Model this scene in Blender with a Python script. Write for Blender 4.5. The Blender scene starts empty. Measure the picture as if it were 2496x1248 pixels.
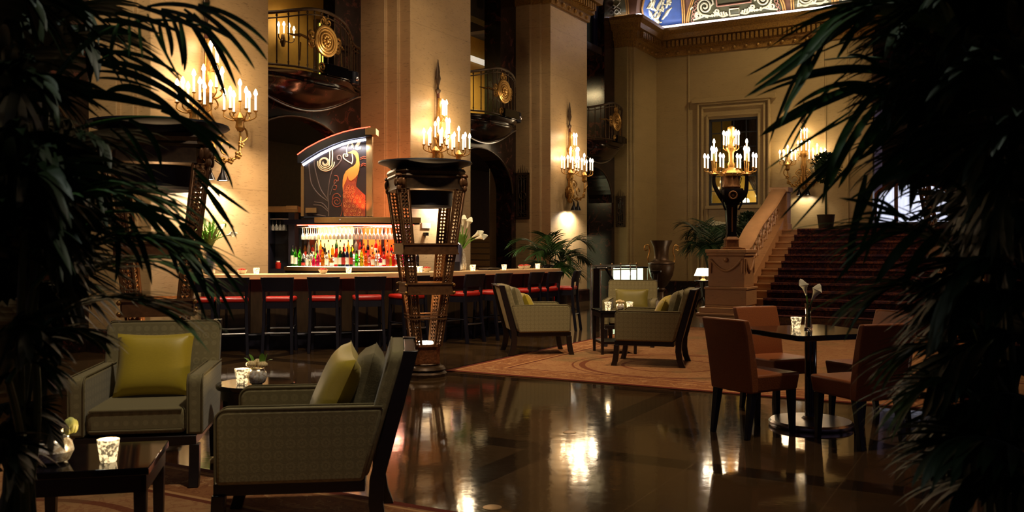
import bpy, math, random
from mathutils import Vector, Matrix
SC = bpy.context.scene
COL = SC.collection
PI = math.pi
rnd = random.Random(7)
# camera model of the photograph (2496 x 1248): focal length and horizon in pixels, eye height in metres
F, CX, HY, EYE = 2200.0, 1248.0, 602.0, 1.38
def gx(px, d): return (px - CX) * d / F
def gz(py, d): return EYE - (py - HY) * d / F
def P3(px, py, d): return Vector((gx(px, d), d, gz(py, d)))
# hall axes: local x runs along the pillar row (away), local y goes into that wall, so -y is the hall
HALL = Matrix.Translation((-3.60, 13.34, 0)) @ Matrix.Rotation(math.radians(60.7), 4, 'Z')
HROT = math.radians(60.7)
def H(u, w, z=0): return HALL @ Vector((u, w, z))

def lin(c):
    c = c / 255.0
    return c / 12.92 if c <= 0.04045 else ((c + 0.055) / 1.055) ** 2.4
def rgb(r, g, b): return (lin(r), lin(g), lin(b), 1.0)

# ------------------------------------------------------------------ mesh builder
class MB:
    def __init__(s, M=None):
        s.v, s.f, s.M = [], [], M
    def add(s, vs, fs):
        o = len(s.v)
        if s.M is not None: s.v += [tuple(s.M @ Vector(p)) for p in vs]
        else: s.v += [tuple(p) for p in vs]
        s.f += [tuple(i + o for i in f) for f in fs]
        return s
    def box(s, x0, x1, y0, y1, z0, z1):
        return s.add([(x0,y0,z0),(x1,y0,z0),(x1,y1,z0),(x0,y1,z0),(x0,y0,z1),(x1,y0,z1),(x1,y1,z1),(x0,y1,z1)],
            [(0,3,2,1),(4,5,6,7),(0,1,5,4),(1,2,6,5),(2,3,7,6),(3,0,4,7)])
    def hexa(s, lo, hi):   # two quads of four points, bottom then top (counter-clockwise from above)
        return s.add(list(lo)+list(hi), [(0,3,2,1),(4,5,6,7),(0,1,5,4),(1,2,6,5),(2,3,7,6),(3,0,4,7)])
    def prism(s, poly, axis, a, b):   # polygon in the two other axes, extruded from a to b
        def pt(p, q):
            return {'x': (q, p[0], p[1]), 'y': (p[0], q, p[1]), 'z': (p[0], p[1], q)}[axis]
        n = len(poly)
        vs = [pt(p, a) for p in poly] + [pt(p, b) for p in poly]
        fs = [tuple(range(n-1, -1, -1)), tuple(range(n, 2*n))] + [(i, (i+1) % n, n+(i+1) % n, n+i) for i in range(n)]
        if axis == 'y': fs = [tuple(reversed(f)) for f in fs]
        return s.add(vs, fs)
    def loft(s, rings, cap=True, closed=True):
        n = len(rings[0]); vs = [p for r in rings for p in r]; fs = []
        for k in range(len(rings)-1):
            for i in range(n if closed else n-1):
                j = (i+1) % n
                fs.append((k*n+i, k*n+j, (k+1)*n+j, (k+1)*n+i))
        if cap and closed:
            fs.append(tuple(range(n-1, -1, -1))); fs.append(tuple(range((len(rings)-1)*n, len(rings)*n)))
        return s.add(vs, fs)
    def lathe(s, prof, n=24, c=(0,0,0), sq=1.0, wob=0, lobes=0, cap=True):
        rings = []
        for r, z in prof:
            ring = []
            for i in range(n):
                a = 2*PI*i/n
                rr = max(r, 1e-4) * (1 + (wob*math.cos(lobes*a) if lobes else 0))
                ring.append((c[0]+rr*math.cos(a), c[1]+rr*sq*math.sin(a), c[2]+z))
            rings.append(ring)
        return s.loft(rings, cap)
    def sqlathe(s, prof, c=(0,0,0), rot=0.0, ch=0.0):   # square (or chamfered) plan
        rings = []
        for r, z in prof:
            pts = [(r,-r),(r,r),(-r,r),(-r,-r)] if not ch else [(r,-r*(1-ch)),(r,r*(1-ch)),(r*(1-ch),r),(-r*(1-ch),r),(-r,r*(1-ch)),(-r,-r*(1-ch)),(-r*(1-ch),-r),(r*(1-ch),-r)]
            rings.append([(c[0]+x*math.cos(rot)-y*math.sin(rot), c[1]+x*math.sin(rot)+y*math.cos(rot), c[2]+z) for x, y in pts])
        return s.loft(rings)
    def tube(s, pts, r, n=8, closed=False, flat=1.0, cap=True):
        pts = [Vector(p) for p in pts]; m = len(pts)
        rr = r if isinstance(r, (list, tuple)) else [r]*m
        rings, up = [], None
        for i in range(m):
            a = pts[(i-1) % m] if (closed or i > 0) else pts[0]
            b = pts[(i+1) % m] if (closed or i < m-1) else pts[-1]
            t = (b-a)
            if t.length < 1e-9: t = Vector((0,0,1))
            t.normalize()
            if up is None:
                up = Vector((0,0,1)) if abs(t.z) < 0.9 else Vector((1,0,0))
            x = up - t*up.dot(t)
            if x.length < 1e-6: x = t.orthogonal()
            x.normalize(); up = x; y = t.cross(x)
            rings.append([tuple(pts[i] + x*(rr[i]*flat*math.cos(2*PI*k/n)) + y*(rr[i]*math.sin(2*PI*k/n))) for k in range(n)])
        if closed: rings.append(rings[0])
        return s.loft(rings, cap and not closed)
    def ball(s, c, r, n=12, m=8):
        rx, ry, rz = r if isinstance(r, (list, tuple)) else (r, r, r)
        prof = [(math.sin(PI*k/m), -math.cos(PI*k/m)) for k in range(m+1)]
        rings = [[(c[0]+rx*max(q,1e-3)*math.cos(2*PI*i/n), c[1]+ry*max(q,1e-3)*math.sin(2*PI*i/n), c[2]+rz*z) for i in range(n)] for q, z in prof]
        return s.loft(rings)
    def build(s, name, m, parent=None, smooth=True, bevel=0.0, sub=0, solid=0.0, angle=35, seg=2):
        me = bpy.data.meshes.new(name)
        me.from_pydata(s.v, [], s.f); me.update()
        if smooth and len(me.polygons):
            me.polygons.foreach_set('use_smooth', [True]*len(me.polygons))
            me.set_sharp_from_angle(angle=math.radians(angle))
        o = bpy.data.objects.new(name, me); COL.objects.link(o)
        if m is not None: me.materials.append(m)
        if parent is not None: o.parent = parent
        if solid:
            md = o.modifiers.new('thickness', 'SOLIDIFY'); md.thickness = solid; md.offset = 0
        if bevel:
            md = o.modifiers.new('bevel', 'BEVEL'); md.width = bevel; md.segments = seg; md.limit_method = 'ANGLE'; md.angle_limit = math.radians(40)
        if sub:
            md = o.modifiers.new('sub', 'SUBSURF'); md.levels = sub; md.render_levels = sub
        return o

def tag(o, label=None, cat=None, group=None, kind=None):
    if label: o['label'] = label
    if cat: o['category'] = cat
    if group: o['group'] = group
    if kind: o['kind'] = kind
    return o
def thing(name, label, cat, loc=(0,0,0), rotz=0.0, group=None):
    o = bpy.data.objects.new(name, None); COL.objects.link(o)
    o.location = loc; o.rotation_euler = (0, 0, rotz); o.empty_display_size = 0.1
    return tag(o, label, cat, group)
def struct(o): o['kind'] = 'structure'; return o
def dup(root, loc, rotz=0.0, label=None, group=None, scale=None):
    def rec(o, par):
        c = o.copy(); COL.objects.link(c); c.parent = par
        for ch in list(o.children): rec(ch, c)
        return c
    r = rec(root, None); r.location = loc; r.rotation_euler = (0, 0, rotz)
    if scale: r.scale = (scale,)*3
    if label: r['label'] = label
    if group: r['group'] = group
    return r
def face(dx, dy):   # rotation that turns a thing whose front is local -y towards (dx, dy)
    return math.atan2(dy, dx) + PI/2
def bez(a, b, c, n):
    a, b, c = Vector(a), Vector(b), Vector(c)
    return [a*(1-t)**2 + b*2*t*(1-t) + c*t*t for t in [i/(n-1) for i in range(n)]]
def crom(pts, k):
    pts = [Vector(p) for p in pts]; out = []
    q = [pts[0]*2-pts[1]] + pts + [pts[-1]*2-pts[-2]]
    for i in range(1, len(q)-2):
        p0, p1, p2, p3 = q[i-1:i+3]
        for j in range(k):
            t = j/k
            out.append(0.5*((2*p1)+(p2-p0)*t+(2*p0-5*p1+4*p2-p3)*t*t+(-p0+3*p1-3*p2+p3)*t**3))
    out.append(pts[-1]); return out
def spiral(c, r0, r1, turns, a0, n=40):   # 2-D
    return [(c[0]+(r0+(r1-r0)*i/(n-1))*math.cos(a0+turns*2*PI*i/(n-1)), c[1]+(r0+(r1-r0)*i/(n-1))*math.sin(a0+turns*2*PI*i/(n-1))) for i in range(n)]

# ------------------------------------------------------------------ node helper
class G:
    def __init__(s, name):
        s.m = bpy.data.materials.new(name); s.m.use_nodes = True
        s.nt = s.m.node_tree; s.nt.nodes.clear()
        s.out = s.nt.nodes.new('ShaderNodeOutputMaterial')
        s.p = s.nt.nodes.new('ShaderNodeBsdfPrincipled')
        s.nt.links.new(s.p.outputs[0], s.out.inputs[0])
        s._o = None
    def set(s, k, v):
        i = s.p.inputs[k]
        if hasattr(v, 'is_output'): s.nt.links.new(v, i)
        else: i.default_value = v
    def put(s, sock, v):
        if hasattr(v, 'is_output'): s.nt.links.new(v, sock)
        elif v is not None: sock.default_value = v
    @property
    def obj(s):
        if s._o is None: s._o = s.nt.nodes.new('ShaderNodeTexCoord').outputs['Object']
        return s._o
    def map(s, vec, scale=(1,1,1), rot=(0,0,0), loc=(0,0,0)):
        n = s.nt.nodes.new('ShaderNodeMapping'); s.put(n.inputs[0], vec)
        n.inputs['Scale'].default_value = scale; n.inputs['Rotation'].default_value = rot; n.inputs['Location'].default_value = loc
        return n.outputs[0]
    def noise(s, scale=5, detail=4, rough=0.5, vec=None, dist=0.0):
        n = s.nt.nodes.new('ShaderNodeTexNoise'); s.put(n.inputs['Vector'], vec or s.obj)
        n.inputs['Scale'].default_value = scale; n.inputs['Detail'].default_value = detail; n.inputs['Roughness'].default_value = rough; n.inputs['Distortion'].default_value = dist
        return n.outputs[0]
    def voro(s, scale=5, rand=1.0, vec=None, feat='F1'):
        n = s.nt.nodes.new('ShaderNodeTexVoronoi'); s.put(n.inputs['Vector'], vec or s.obj); n.feature = feat
        n.inputs['Scale'].default_value = scale; n.inputs['Randomness'].default_value = rand
        return n.outputs['Distance']
    def wave(s, scale, dist=0, vec=None, detail=2, dirn='X', typ='BANDS'):
        n = s.nt.nodes.new('ShaderNodeTexWave'); s.put(n.inputs['Vector'], vec or s.obj)
        n.wave_type = typ
        if typ == 'BANDS': n.bands_direction = dirn
        n.inputs['Scale'].default_value = scale; n.inputs['Distortion'].default_value = dist; n.inputs['Detail'].default_value = detail
        return n.outputs['Fac']
    def math(s, op, a, b=None, clamp=False):
        n = s.nt.nodes.new('ShaderNodeMath'); n.operation = op; n.use_clamp = clamp
        s.put(n.inputs[0], a)
        if b is not None: s.put(n.inputs[1], b)
        return n.outputs[0]
    def xyz(s, vec=None):
        n = s.nt.nodes.new('ShaderNodeSeparateXYZ'); s.put(n.inputs[0], vec or s.obj); return n.outputs
    def vec(s, x, y, z=0.0):
        n = s.nt.nodes.new('ShaderNodeCombineXYZ')
        for i, q in enumerate((x, y, z)): s.put(n.inputs[i], q)
        return n.outputs[0]
    def ramp(s, fac, stops, const=False):
        n = s.nt.nodes.new('ShaderNodeValToRGB'); s.put(n.inputs[0], fac); r = n.color_ramp
        if const: r.interpolation = 'CONSTANT'
        while len(r.elements) < len(stops): r.elements.new(0.5)
        for e, (p, c) in zip(r.elements, stops): e.position = p; e.color = c if len(c) == 4 else (*c, 1)
        return n.outputs[0]
    def mix(s, fac, a, b, blend='MIX'):
        n = s.nt.nodes.new('ShaderNodeMix'); n.data_type = 'RGBA'; n.blend_type = blend
        s.put(n.inputs['Factor'], fac); s.put(n.inputs[6], a); s.put(n.inputs[7], b)
        return n.outputs[2]
    def step(s, x, a, b):   # smooth 0..1 from a to b
        n = s.nt.nodes.new('ShaderNodeMapRange'); s.put(n.inputs[0], x); n.inputs[1].default_value = a; n.inputs[2].default_value = b; n.clamp = True
        return n.outputs[0]
    def bump(s, h, strength=0.2, dist=0.01):
        n = s.nt.nodes.new('ShaderNodeBump'); s.put(n.inputs['Height'], h); n.inputs['Strength'].default_value = strength; n.inputs['Distance'].default_value = dist
        s.nt.links.new(n.outputs[0], s.p.inputs['Normal'])
def bw(v): return (v, v, v, 1)
MATS = {}
def mat(name, col, rough=0.5, metal=0.0, var=0.15, scale=12, bump=0.0, emit=None, es=0.0, spec=0.5, trans=0.0, sheen=0.0, stretch=None, ior=1.45):
    g = G(name)
    vec = g.map(g.obj, stretch) if stretch else g.obj
    n = g.noise(scale, 4, 0.55, vec)
    c0 = tuple(x*(1-var) for x in col[:3]) + (1,); c1 = tuple(min(1, x*(1+var)) for x in col[:3]) + (1,)
    g.set('Base Color', g.ramp(n, [(0.3, c0), (0.7, c1)]))
    g.set('Roughness', rough); g.set('Metallic', metal); g.set('Specular IOR Level', spec); g.set('IOR', ior)
    if trans: g.set('Transmission Weight', trans)
    if sheen: g.set('Sheen Weight', sheen)
    if bump: g.bump(n, bump, 0.01)
    if emit:
        g.set('Emission Color', emit); g.set('Emission Strength', es); g.m.cycles.emission_sampling = 'NONE'
    MATS[name] = g.m
    return g.m
def glow(name, col, strength):
    return mat(name, col, 0.6, var=0.03, emit=col, es=strength)

# ------------------------------------------------------------------ materials
def stone_mat(name, a, b, c, joint=0.0):
    g = G(name)
    n1 = g.noise(1.3, 6, 0.6, g.map(g.obj, (1, 1, 3.0)))
    n2 = g.noise(9, 5, 0.65, g.map(g.obj, (1, 1, 6.0)), 0.5)
    base = g.mix(n1, a, b)
    pits = g.step(n2, 0.56, 0.70)
    base = g.mix(g.math('MULTIPLY', pits, 0.6), base, c)
    if joint:
        z = g.xyz()[2]
        fr = g.math('FRACT', g.math('DIVIDE', z, joint))
        line = g.math('LESS_THAN', fr, 0.012)
        base = g.mix(g.math('MULTIPLY', line, 0.25), base, c)
    g.set('Base Color', base); g.set('Roughness', 0.42)
    g.bump(n2, 0.15, 0.01)
    return g.m
M = {}
M['stone'] = stone_mat('travertine', rgb(160,130,90), rgb(188,156,112), rgb(88,64,40), 1.1)
M['stone2'] = stone_mat('travertine_plain', rgb(142,118,76), rgb(164,138,92), rgb(104,82,50), 1.1)
M['stairstone'] = stone_mat('pale_stair_stone', rgb(170,128,88), rgb(190,150,106), rgb(112,80,52))
def gilt():
    g = G('gilded_moulding')
    n = g.noise(30, 5, 0.6)
    g.set('Base Color', g.ramp(n, [(0.3, rgb(98,66,22)), (0.7, rgb(160,116,46))])); g.set('Roughness', 0.5); g.set('Metallic', 0.3); g.bump(n, 0.4, 0.01)
    return g.m
M['gilt'] = gilt()
def dark_marble():
    g = G('dark_marble')
    n = g.noise(3.5, 8, 0.65, None, 1.5)
    g.set('Base Color', g.ramp(n, [(0.35, rgb(16,10,10)), (0.55, rgb(34,20,18)), (0.62, rgb(78,40,32)), (0.68, rgb(26,16,16))]))
    g.set('Roughness', 0.18)
    return g.m
M['dmarble'] = dark_marble()
def floor_mat():
    g = G('polished_brown_marble')
    v = g.map(g.obj, (1,1,1), (0,0,-HROT))
    x, y, z = g.xyz(v)
    n = g.noise(2.2, 7, 0.62, None, 0.8); n2 = g.noise(26, 4, 0.6)
    base = g.mix(n, rgb(50,37,22), rgb(76,56,34))
    base = g.mix(g.math('MULTIPLY', n2, 0.35), base, rgb(44,32,20))
    def band(c, period, width):
        fr = g.math('FRACT', g.math('DIVIDE', c, period))
        return g.math('LESS_THAN', fr, width/period)
    b = g.math('MAXIMUM', band(x, 2.7, 0.24), band(y, 2.7, 0.24))
    base = g.mix(g.math('MULTIPLY', b, 0.8), base, rgb(28,20,13))
    j = g.math('MAXIMUM', band(x, 0.9, 0.006), band(y, 0.9, 0.006))
    base = g.mix(g.math('MULTIPLY', j, 0.7), base, rgb(84,64,42))
    g.set('Base Color', base)
    g.set('Roughness', g.step(n2, 0.1, 1.6)); g.p.inputs['Roughness'].default_value = 0.1
    r = g.math('ADD', g.math('MULTIPLY', n2, 0.09), 0.03); g.set('Roughness', r)
    g.set('Specular IOR Level', 0.6)
    w = g.noise(3.0, 2, 0.5)
    w2 = g.noise(7.0, 3, 0.6)
    g.bump(g.math('ADD', g.math('MULTIPLY', w, .6), g.math('MULTIPLY', w2, 0.35)), 0.075, 0.02)
    return g.m
M['floor'] = floor_mat()
def fabric():
    g = G('olive_circle_fabric')
    v = g.map(g.obj, (1,1,1))
    d = g.voro(19, 0.0, v)
    ring = g.math('MULTIPLY', g.step(d, 0.22, 0.27), g.math('SUBTRACT', 1.0, g.step(d, 0.40, 0.45)))
    dot = g.math('SUBTRACT', 1.0, g.step(d, 0.10, 0.15))
    n = g.noise(180, 2, 0.5)
    f = g.math('MAXIMUM', ring, dot)
    base = g.mix(g.math('MULTIPLY', f, 0.32), rgb(122,112,78), rgb(160,148,106))
    base = g.mix(g.math('MULTIPLY', n, 0.4), base, rgb(92,84,56))
    g.set('Base Color', base); g.set('Roughness', 0.85); g.set('Sheen Weight', 0.15); g.set('Specular IOR Level', 0.2)
    g.bump(n, 0.2, 0.003)
    return g.m
M['fabric'] = fabric()
def silk(name, a, b):
    g = G(name); n = g.noise(60, 3, 0.5, g.map(g.obj, (1, 1, 14)))
    g.set('Base Color', g.mix(n, a, b)); g.set('Roughness', 0.45); g.set('Sheen Weight', 0.2); g.bump(n, 0.15, 0.002)
    return g.m
M['silk'] = silk('chartreuse_silk', rgb(150,132,22), rgb(186,162,36))
M['backcloth'] = mat('olive_backcloth', rgb(140,120,76), 0.85, var=.08, scale=80)
M['piping'] = mat('fabric_piping', rgb(100,90,60), 0.8)
M['espresso'] = mat('espresso_wood', rgb(26,18,16), 0.3, var=0.3, stretch=(1,1,8), scale=8)
M['woodback'] = mat('warm_wood_back', rgb(120,62,34), 0.35, var=0.2, scale=8)
M['navy'] = mat('blue_black_wood', rgb(16,15,26), 0.38, var=0.2)
M['red'] = mat('red_leather', rgb(160,26,14), 0.35, var=0.1, bump=0.1, scale=60)
M['chrome'] = mat('polished_steel', rgb(210,210,216), 0.28, 1.0, var=0.03)
M['blackgloss'] = mat('black_gloss', rgb(10,9,12), 0.06, var=0.2)
M['leather'] = mat('tan_leather', rgb(150,86,44), 0.45, var=0.10, bump=0.15, scale=90)
M['bronze'] = mat('dark_bronze', rgb(68,50,32), 0.4, 0.4, var=0.3, scale=25)
M['copper'] = mat('antique_copper', rgb(112,76,46), 0.42, 0.35, var=0.25, scale=25)
M['blackbronze'] = mat('black_bronze', rgb(24,20,24), 0.3, 0.6, var=0.3)
M['gold'] = mat('worn_gold', rgb(156,116,60), 0.35, 0.75, var=0.25, scale=40)
M['brass'] = mat('brushed_brass', rgb(176,140,92), 0.32, 0.9, var=0.12, stretch=(20,20,1))
M['slate'] = mat('slate_blue_black', rgb(22,24,36), 0.5, var=0.15)
M['candle'] = mat('candle_tube', rgb(238,222,190), 0.5, var=0.04, emit=rgb(255,222,176), es=0.8)
M['flame'] = glow('bulb_glow', rgb(255,226,178), 14)
M['flame_c'] = glow('bulb_glow_clear', rgb(255,240,214), 14)
M['lampface'] = glow('lamp_face', rgb(255,244,220), 8)
M['led_white'] = glow('cool_led', rgb(226,230,255), 2.6)
M['led_red'] = glow('red_led', rgb(255,60,40), 4.0)
M['counter'] = mat('honey_counter', rgb(228,190,136), 0.25, var=0.1, scale=5, stretch=(1,1,6))
M['barfront'] = mat('brown_panel', rgb(52,38,24), 0.4, var=0.25, scale=5, stretch=(6,6,1))
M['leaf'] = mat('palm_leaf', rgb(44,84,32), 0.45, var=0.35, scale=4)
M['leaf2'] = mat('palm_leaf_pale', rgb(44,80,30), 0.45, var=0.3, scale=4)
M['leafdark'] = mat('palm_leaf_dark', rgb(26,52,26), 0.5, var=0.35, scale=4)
M['stem'] = mat('palm_stem', rgb(62,74,30), 0.5, var=0.2)
M['bright_leaf'] = mat('fresh_leaf', rgb(96,140,44), 0.45, var=0.2)
M['white_petal'] = mat('white_petal', rgb(232,226,196), 0.5, var=0.06)
M['rose'] = mat('cream_rose', rgb(222,196,140), 0.6, var=0.1)
M['terracotta'] = mat('planter', rgb(48,34,26), 0.5, var=0.2)
M['soil'] = mat('soil', rgb(24,18,12), 0.95, var=0.4, bump=0.4)
M['white_glaze'] = mat('white_glaze', rgb(220,215,200), 0.3, var=0.04)
M['plaster_yellow'] = mat('ochre_plaster', rgb(150,120,52), 0.7, var=0.08)
M['curtain'] = mat('drape', rgb(130,92,30), 0.8, var=0.15)
def mercury(name, es):
    g = G(name); n = g.noise(55, 4, 0.7); k = g.step(n, 0.45, 0.56)
    g.set('Base Color', g.mix(k, rgb(210,190,160), rgb(255,250,235))); g.set('Roughness', 0.2); g.set('Metallic', 0.35)
    g.set('Emission Color', rgb(255,220,160)); g.set('Emission Strength', g.math('MULTIPLY', g.math('ADD', k, 0.12), es))
    g.m.cycles.emission_sampling = 'NONE'; g.bump(n, 0.4, 0.004)
    return g.m
M['votive'] = mercury('lit_mercury_glass', .62)
M['votive_bar'] = mercury('lit_frosted_glass', 1.2)
M['mercury'] = mercury('mercury_glass', 0.0)
def clear_glass():
    g = G('clear_glass'); n = g.noise(8, 2)
    g.set('Base Color', g.mix(n, rgb(235,240,240), rgb(250,252,252))); g.set('Roughness', 0.02); g.set('Transmission Weight', 1.0); g.set('IOR', 1.35)
    return g.m
M['glass'] = clear_glass()
# ------------------------------------------------------------------ the room
def sweep(mb, path, prof):   # rectilinear or mitred sweep, hall on the right-hand side of the path
    path = [Vector((p[0], p[1])) for p in path]; n = len(path); rings = []
    for i in range(n):
        def nrm(a, b):
            d = (b-a).normalized(); return Vector((d.y, -d.x))
        if i == 0: m = nrm(path[0], path[1]); k = 1
        elif i == n-1: m = nrm(path[-2], path[-1]); k = 1
        else:
            a, b = nrm(path[i-1], path[i]), nrm(path[i], path[i+1]); m = a+b
            m.normalize(); k = 1/max(0.3, m.dot(a))
        rings.append([(path[i].x+m.x*o*k, path[i].y+m.y*o*k, z) for o, z in prof])
    return mb.loft(rings, cap=True, closed=True)
fl = MB().box(-16, 20, -4, 42, -0.2, 0); struct(fl.build('floor', M['floor'], smooth=False))
BAY = 5.65
def plan(u0, u1, back=1.6):
    return [(u0-.14,back),(u0-.14,.48),(u0-.07,.48),(u0-.07,.24),(u0,.24),(u0,0),(u1,0),(u1,.24),(u1+.07,.24),(u1+.07,.48),(u1+.14,.48),(u1+.14,back)]
CORN = [(-.05,7.15),(.05,7.15),(.07,7.32),(.15,7.36),(.15,7.40),(.17,7.58),(.30,7.62),(.32,7.76),(.42,7.86),(.42,7.95),(-.05,7.95)]
def dentils(mb, a, b, inward, z0, z1, step, size, out):
    a, b = Vector(a), Vector(b); L = (b-a).length; d = (b-a)/L; n = int(L/step)
    for i in range(n):
        c = a + d*((i+0.5)*L/n); q = c + Vector(inward)*out
        mb.box(min(c.x-abs(d.x)*size/2, q.x-abs(d.x)*size/2), max(c.x+abs(d.x)*size/2, q.x+abs(d.x)*size/2),
               min(c.y-abs(d.y)*size/2, q.y-abs(d.y)*size/2), max(c.y+abs(d.y)*size/2, q.y+abs(d.y)*size/2), z0, z1)
for k, (u0, u1) in enumerate([(-7.73,-5.65), (-2.08,0), (3.57,5.65), (9.22,11.3)]):
    p = MB(HALL).prism(plan(u0, u1), 'z', 0, 10.2)
    po = struct(p.build('pillar', M['stone'], smooth=False, bevel=0.012))
    c = MB(HALL); pth = plan(u0, u1, 1.0); sweep(c, pth, CORN)
    dentils(c, (u0,0), (u1,0), (0,-1), 7.40, 7.58, .13, .075, .27)
    dentils(c, (u0-.14,1.0), (u0-.14,.48), (-1,0), 7.40, 7.58, .13, .075, .27)
    for i in range(6): c.ball((u0+.18+i*.345, -.07, 7.235), .055, 8, 6)
    struct(c.build('trim_cornice', M['gilt']))
    b = MB(HALL); sweep(b, pth, [(-.03,0),(.05,0),(.05,.28),(.03,.31),(-.03,.31)]); struct(b.build('baseboard_pillar', M['dmarble'], smooth=False))
# the corner pier and the back wall (with its window opening)
U4, U5 = 14.57, 16.4
p4 = MB(HALL).prism([(U4-.14,1.6),(U4-.14,.16),(U4-.07,.16),(U4-.07,.08),(U4,.08),(U4,0),(U5+.4,0),(U5+.4,1.6)], 'z', 0, 10.2)
struct(p4.build('pillar', M['stone2'], smooth=False, bevel=0.012))
WT0, WT1, WZ0, WZ1 = 1.632, 3.10, 2.61, 5.17
bw_ = MB(HALL)
TEND = 6.2
for t0, t1, z0, z1 in [(0,WT0,0,10.2),(WT1,TEND,0,10.2),(WT0,WT1,0,WZ0),(WT0,WT1,WZ1,10.2)]:
    bw_.box(U5, U5+.35, -t1, -t0, z0, z1)
struct(bw_.build('wall_back', M['stone2'], smooth=False))
cp = [(U4-.14,.55),(U4-.14,.16),(U4-.07,.16),(U4-.07,.08),(U4,.08),(U4,0),(U5,0),(U5,-TEND),(U5+2.0,-TEND)]
c = MB(HALL); sweep(c, cp, CORN)
dentils(c, (U4,0), (U5-.3,0), (0,-1), 7.40, 7.58, .13, .075, .27)
dentils(c, (U5,-.3), (U5,-TEND), (-1,0), 7.40, 7.58, .13, .075, .27)
for i in range(17): c.ball((U5-.07, -.35-i*.345, 7.235), .055, 8, 6)
for i in range(5): c.ball((U4+.2+i*.345, -.07, 7.235), .055, 8, 6)
struct(c.build('trim_cornice', M['gilt']))
b = MB(HALL); sweep(b, cp[:-1], [(-.02,0),(.05,0),(.05,.32),(.03,.36),(-.02,.36)]); struct(b.build('baseboard_back', M['dmarble'], smooth=False))
# flat pilaster strips and the window surround on the back wall
tr = MB(HALL)
for t in (1.0, 4.95, 5.55): tr.box(U5-.03, U5+.01, -t-.04, -t, .36, 7.15)
so = [(1.30, 5.66), (1.42, 5.54), (1.56, 5.30)]
for i, (t0, zt) in enumerate(so):
    t1 = 4.75 - t0 - (0.02*i); w = .06; o = .10-.025*i
    tr.box(U5-o, U5+.01, -t0-w, -t0, .36, zt); tr.box(U5-o, U5+.01, -t1, -t1+w, .36, zt)
    tr.box(U5-o, U5+.01, -t1, -t0, zt-w, zt)
tr.box(U5-.14, U5+.01, -3.62, -1.14, 5.66, 5.80)
tr.box(U5-.12, U5+.01, -3.2, -1.55, 2.50, 2.60)
struct(tr.build('trim_window', M['stone2'], smooth=False, bevel=.01))
# window: steel frame, muntins, panes, a drape and the lit room behind it
wn = MB(HALL); f = .07
wn.box(U5+.04,U5+.12,-WT0-f,-WT0,WZ0,WZ1).box(U5+.04,U5+.12,-WT1,-WT1+f,WZ0,WZ1).box(U5+.04,U5+.12,-WT1,-WT0,WZ0,WZ0+f).box(U5+.04,U5+.12,-WT1,-WT0,WZ1-f,WZ1)
wroot = struct(wn.build('window_1', M['slate'], smooth=False))
mu = MB(HALL)
for i in range(1, 4): y = -WT0-(WT1-WT0)*i/4; mu.box(U5+.06,U5+.10,y-.012,y+.012,WZ0,WZ1)
for i in range(1, 6): z = WZ0+(WZ1-WZ0)*i/6; mu.box(U5+.06,U5+.10,-WT1,-WT0,z-.012,z+.012)
mu.build('window_muntins', M['slate'], wroot, smooth=False)
pn = MB(HALL).box(U5+.078,U5+.082,-WT1+.02,-WT0-.02,WZ0+.02,WZ1-.02); pn.build('window_panes', M['glass'], wroot, smooth=False)
fl2 = MB(HALL); mid = -(WT0+WT1)/2-.12
fl2.tube([(U5+.10, mid-.07+.07*0, 3.25),(U5+.10, mid-.10, 3.4),(U5+.10, mid, 3.5),(U5+.10, mid+.10, 3.4),(U5+.10, mid+.07, 3.25),(U5+.10, mid, 3.2)], .012, 6, closed=True)
fl2.build('leaded_rosette', M['slate'], wroot)
bx = MB(HALL); bx.box(U5+1.6,U5+1.65,-4.2,-.3,1.5,6)
struct(bx.build('wall_beyond_window', M['plaster_yellow'], smooth=False))
def drape_mb(t_out, t_in, z_split):
    mb = MB(HALL); n = 26; rows = []
    for k in range(9):
        z = WZ1+.1 - (WZ1-WZ0+.2)*k/8; q = k/8
        e = t_in + (t_out-t_in)*max(0, (q-z_split)/(1-z_split))**0.8 if q > z_split else t_in
        rows.append([(U5+.3+.03*math.sin(i*1.9), -(t_out+(e-t_out)*i/(n-1)), z) for i in range(n)])
    return mb.loft(rows, cap=False, closed=False)
d1 = drape_mb(WT1+.05, WT0+.60, .42).build('window_curtain', M['curtain'], solid=.012)
tag(d1, 'brown drape pulled aside behind the dark framed window of the back wall', 'curtain')
# ground-floor and gallery walls behind the pillars
gm = MB(HALL)
gm.box(-9, 17, 6.0, 6.2, 0, 4.0)
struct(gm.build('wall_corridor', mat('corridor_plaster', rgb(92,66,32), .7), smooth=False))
gw = MB(HALL).box(-6, 17, 3.5, 3.7, 4.12, 8); struct(gw.build('wall_gallery', M['plaster_yellow'], smooth=False))
gf = MB(HALL).box(-9, 17, 1.28, 6.2, 3.92, 4.1); struct(gf.build('floor_gallery', M['dmarble'], smooth=False))
gc = MB(HALL).box(-9, 17, 1.28, 6.2, 7.2, 7.4)
for i in range(12): gc.box(-6+i*2, -5.7+i*2, 1.3, 3.5, 6.95, 7.2)
gc.box(-6,17,1.3,1.6,6.7,7.2)
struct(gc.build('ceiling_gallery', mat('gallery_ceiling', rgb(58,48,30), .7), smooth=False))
cv = MB(HALL).box(8.5, 17, 3.38, 3.5, 6.5, 6.62); struct(cv.build('trim_gallery', mat('pale_cornice', rgb(230,225,210), .6, emit=rgb(240,236,220), es=.25), smooth=False))
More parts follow.
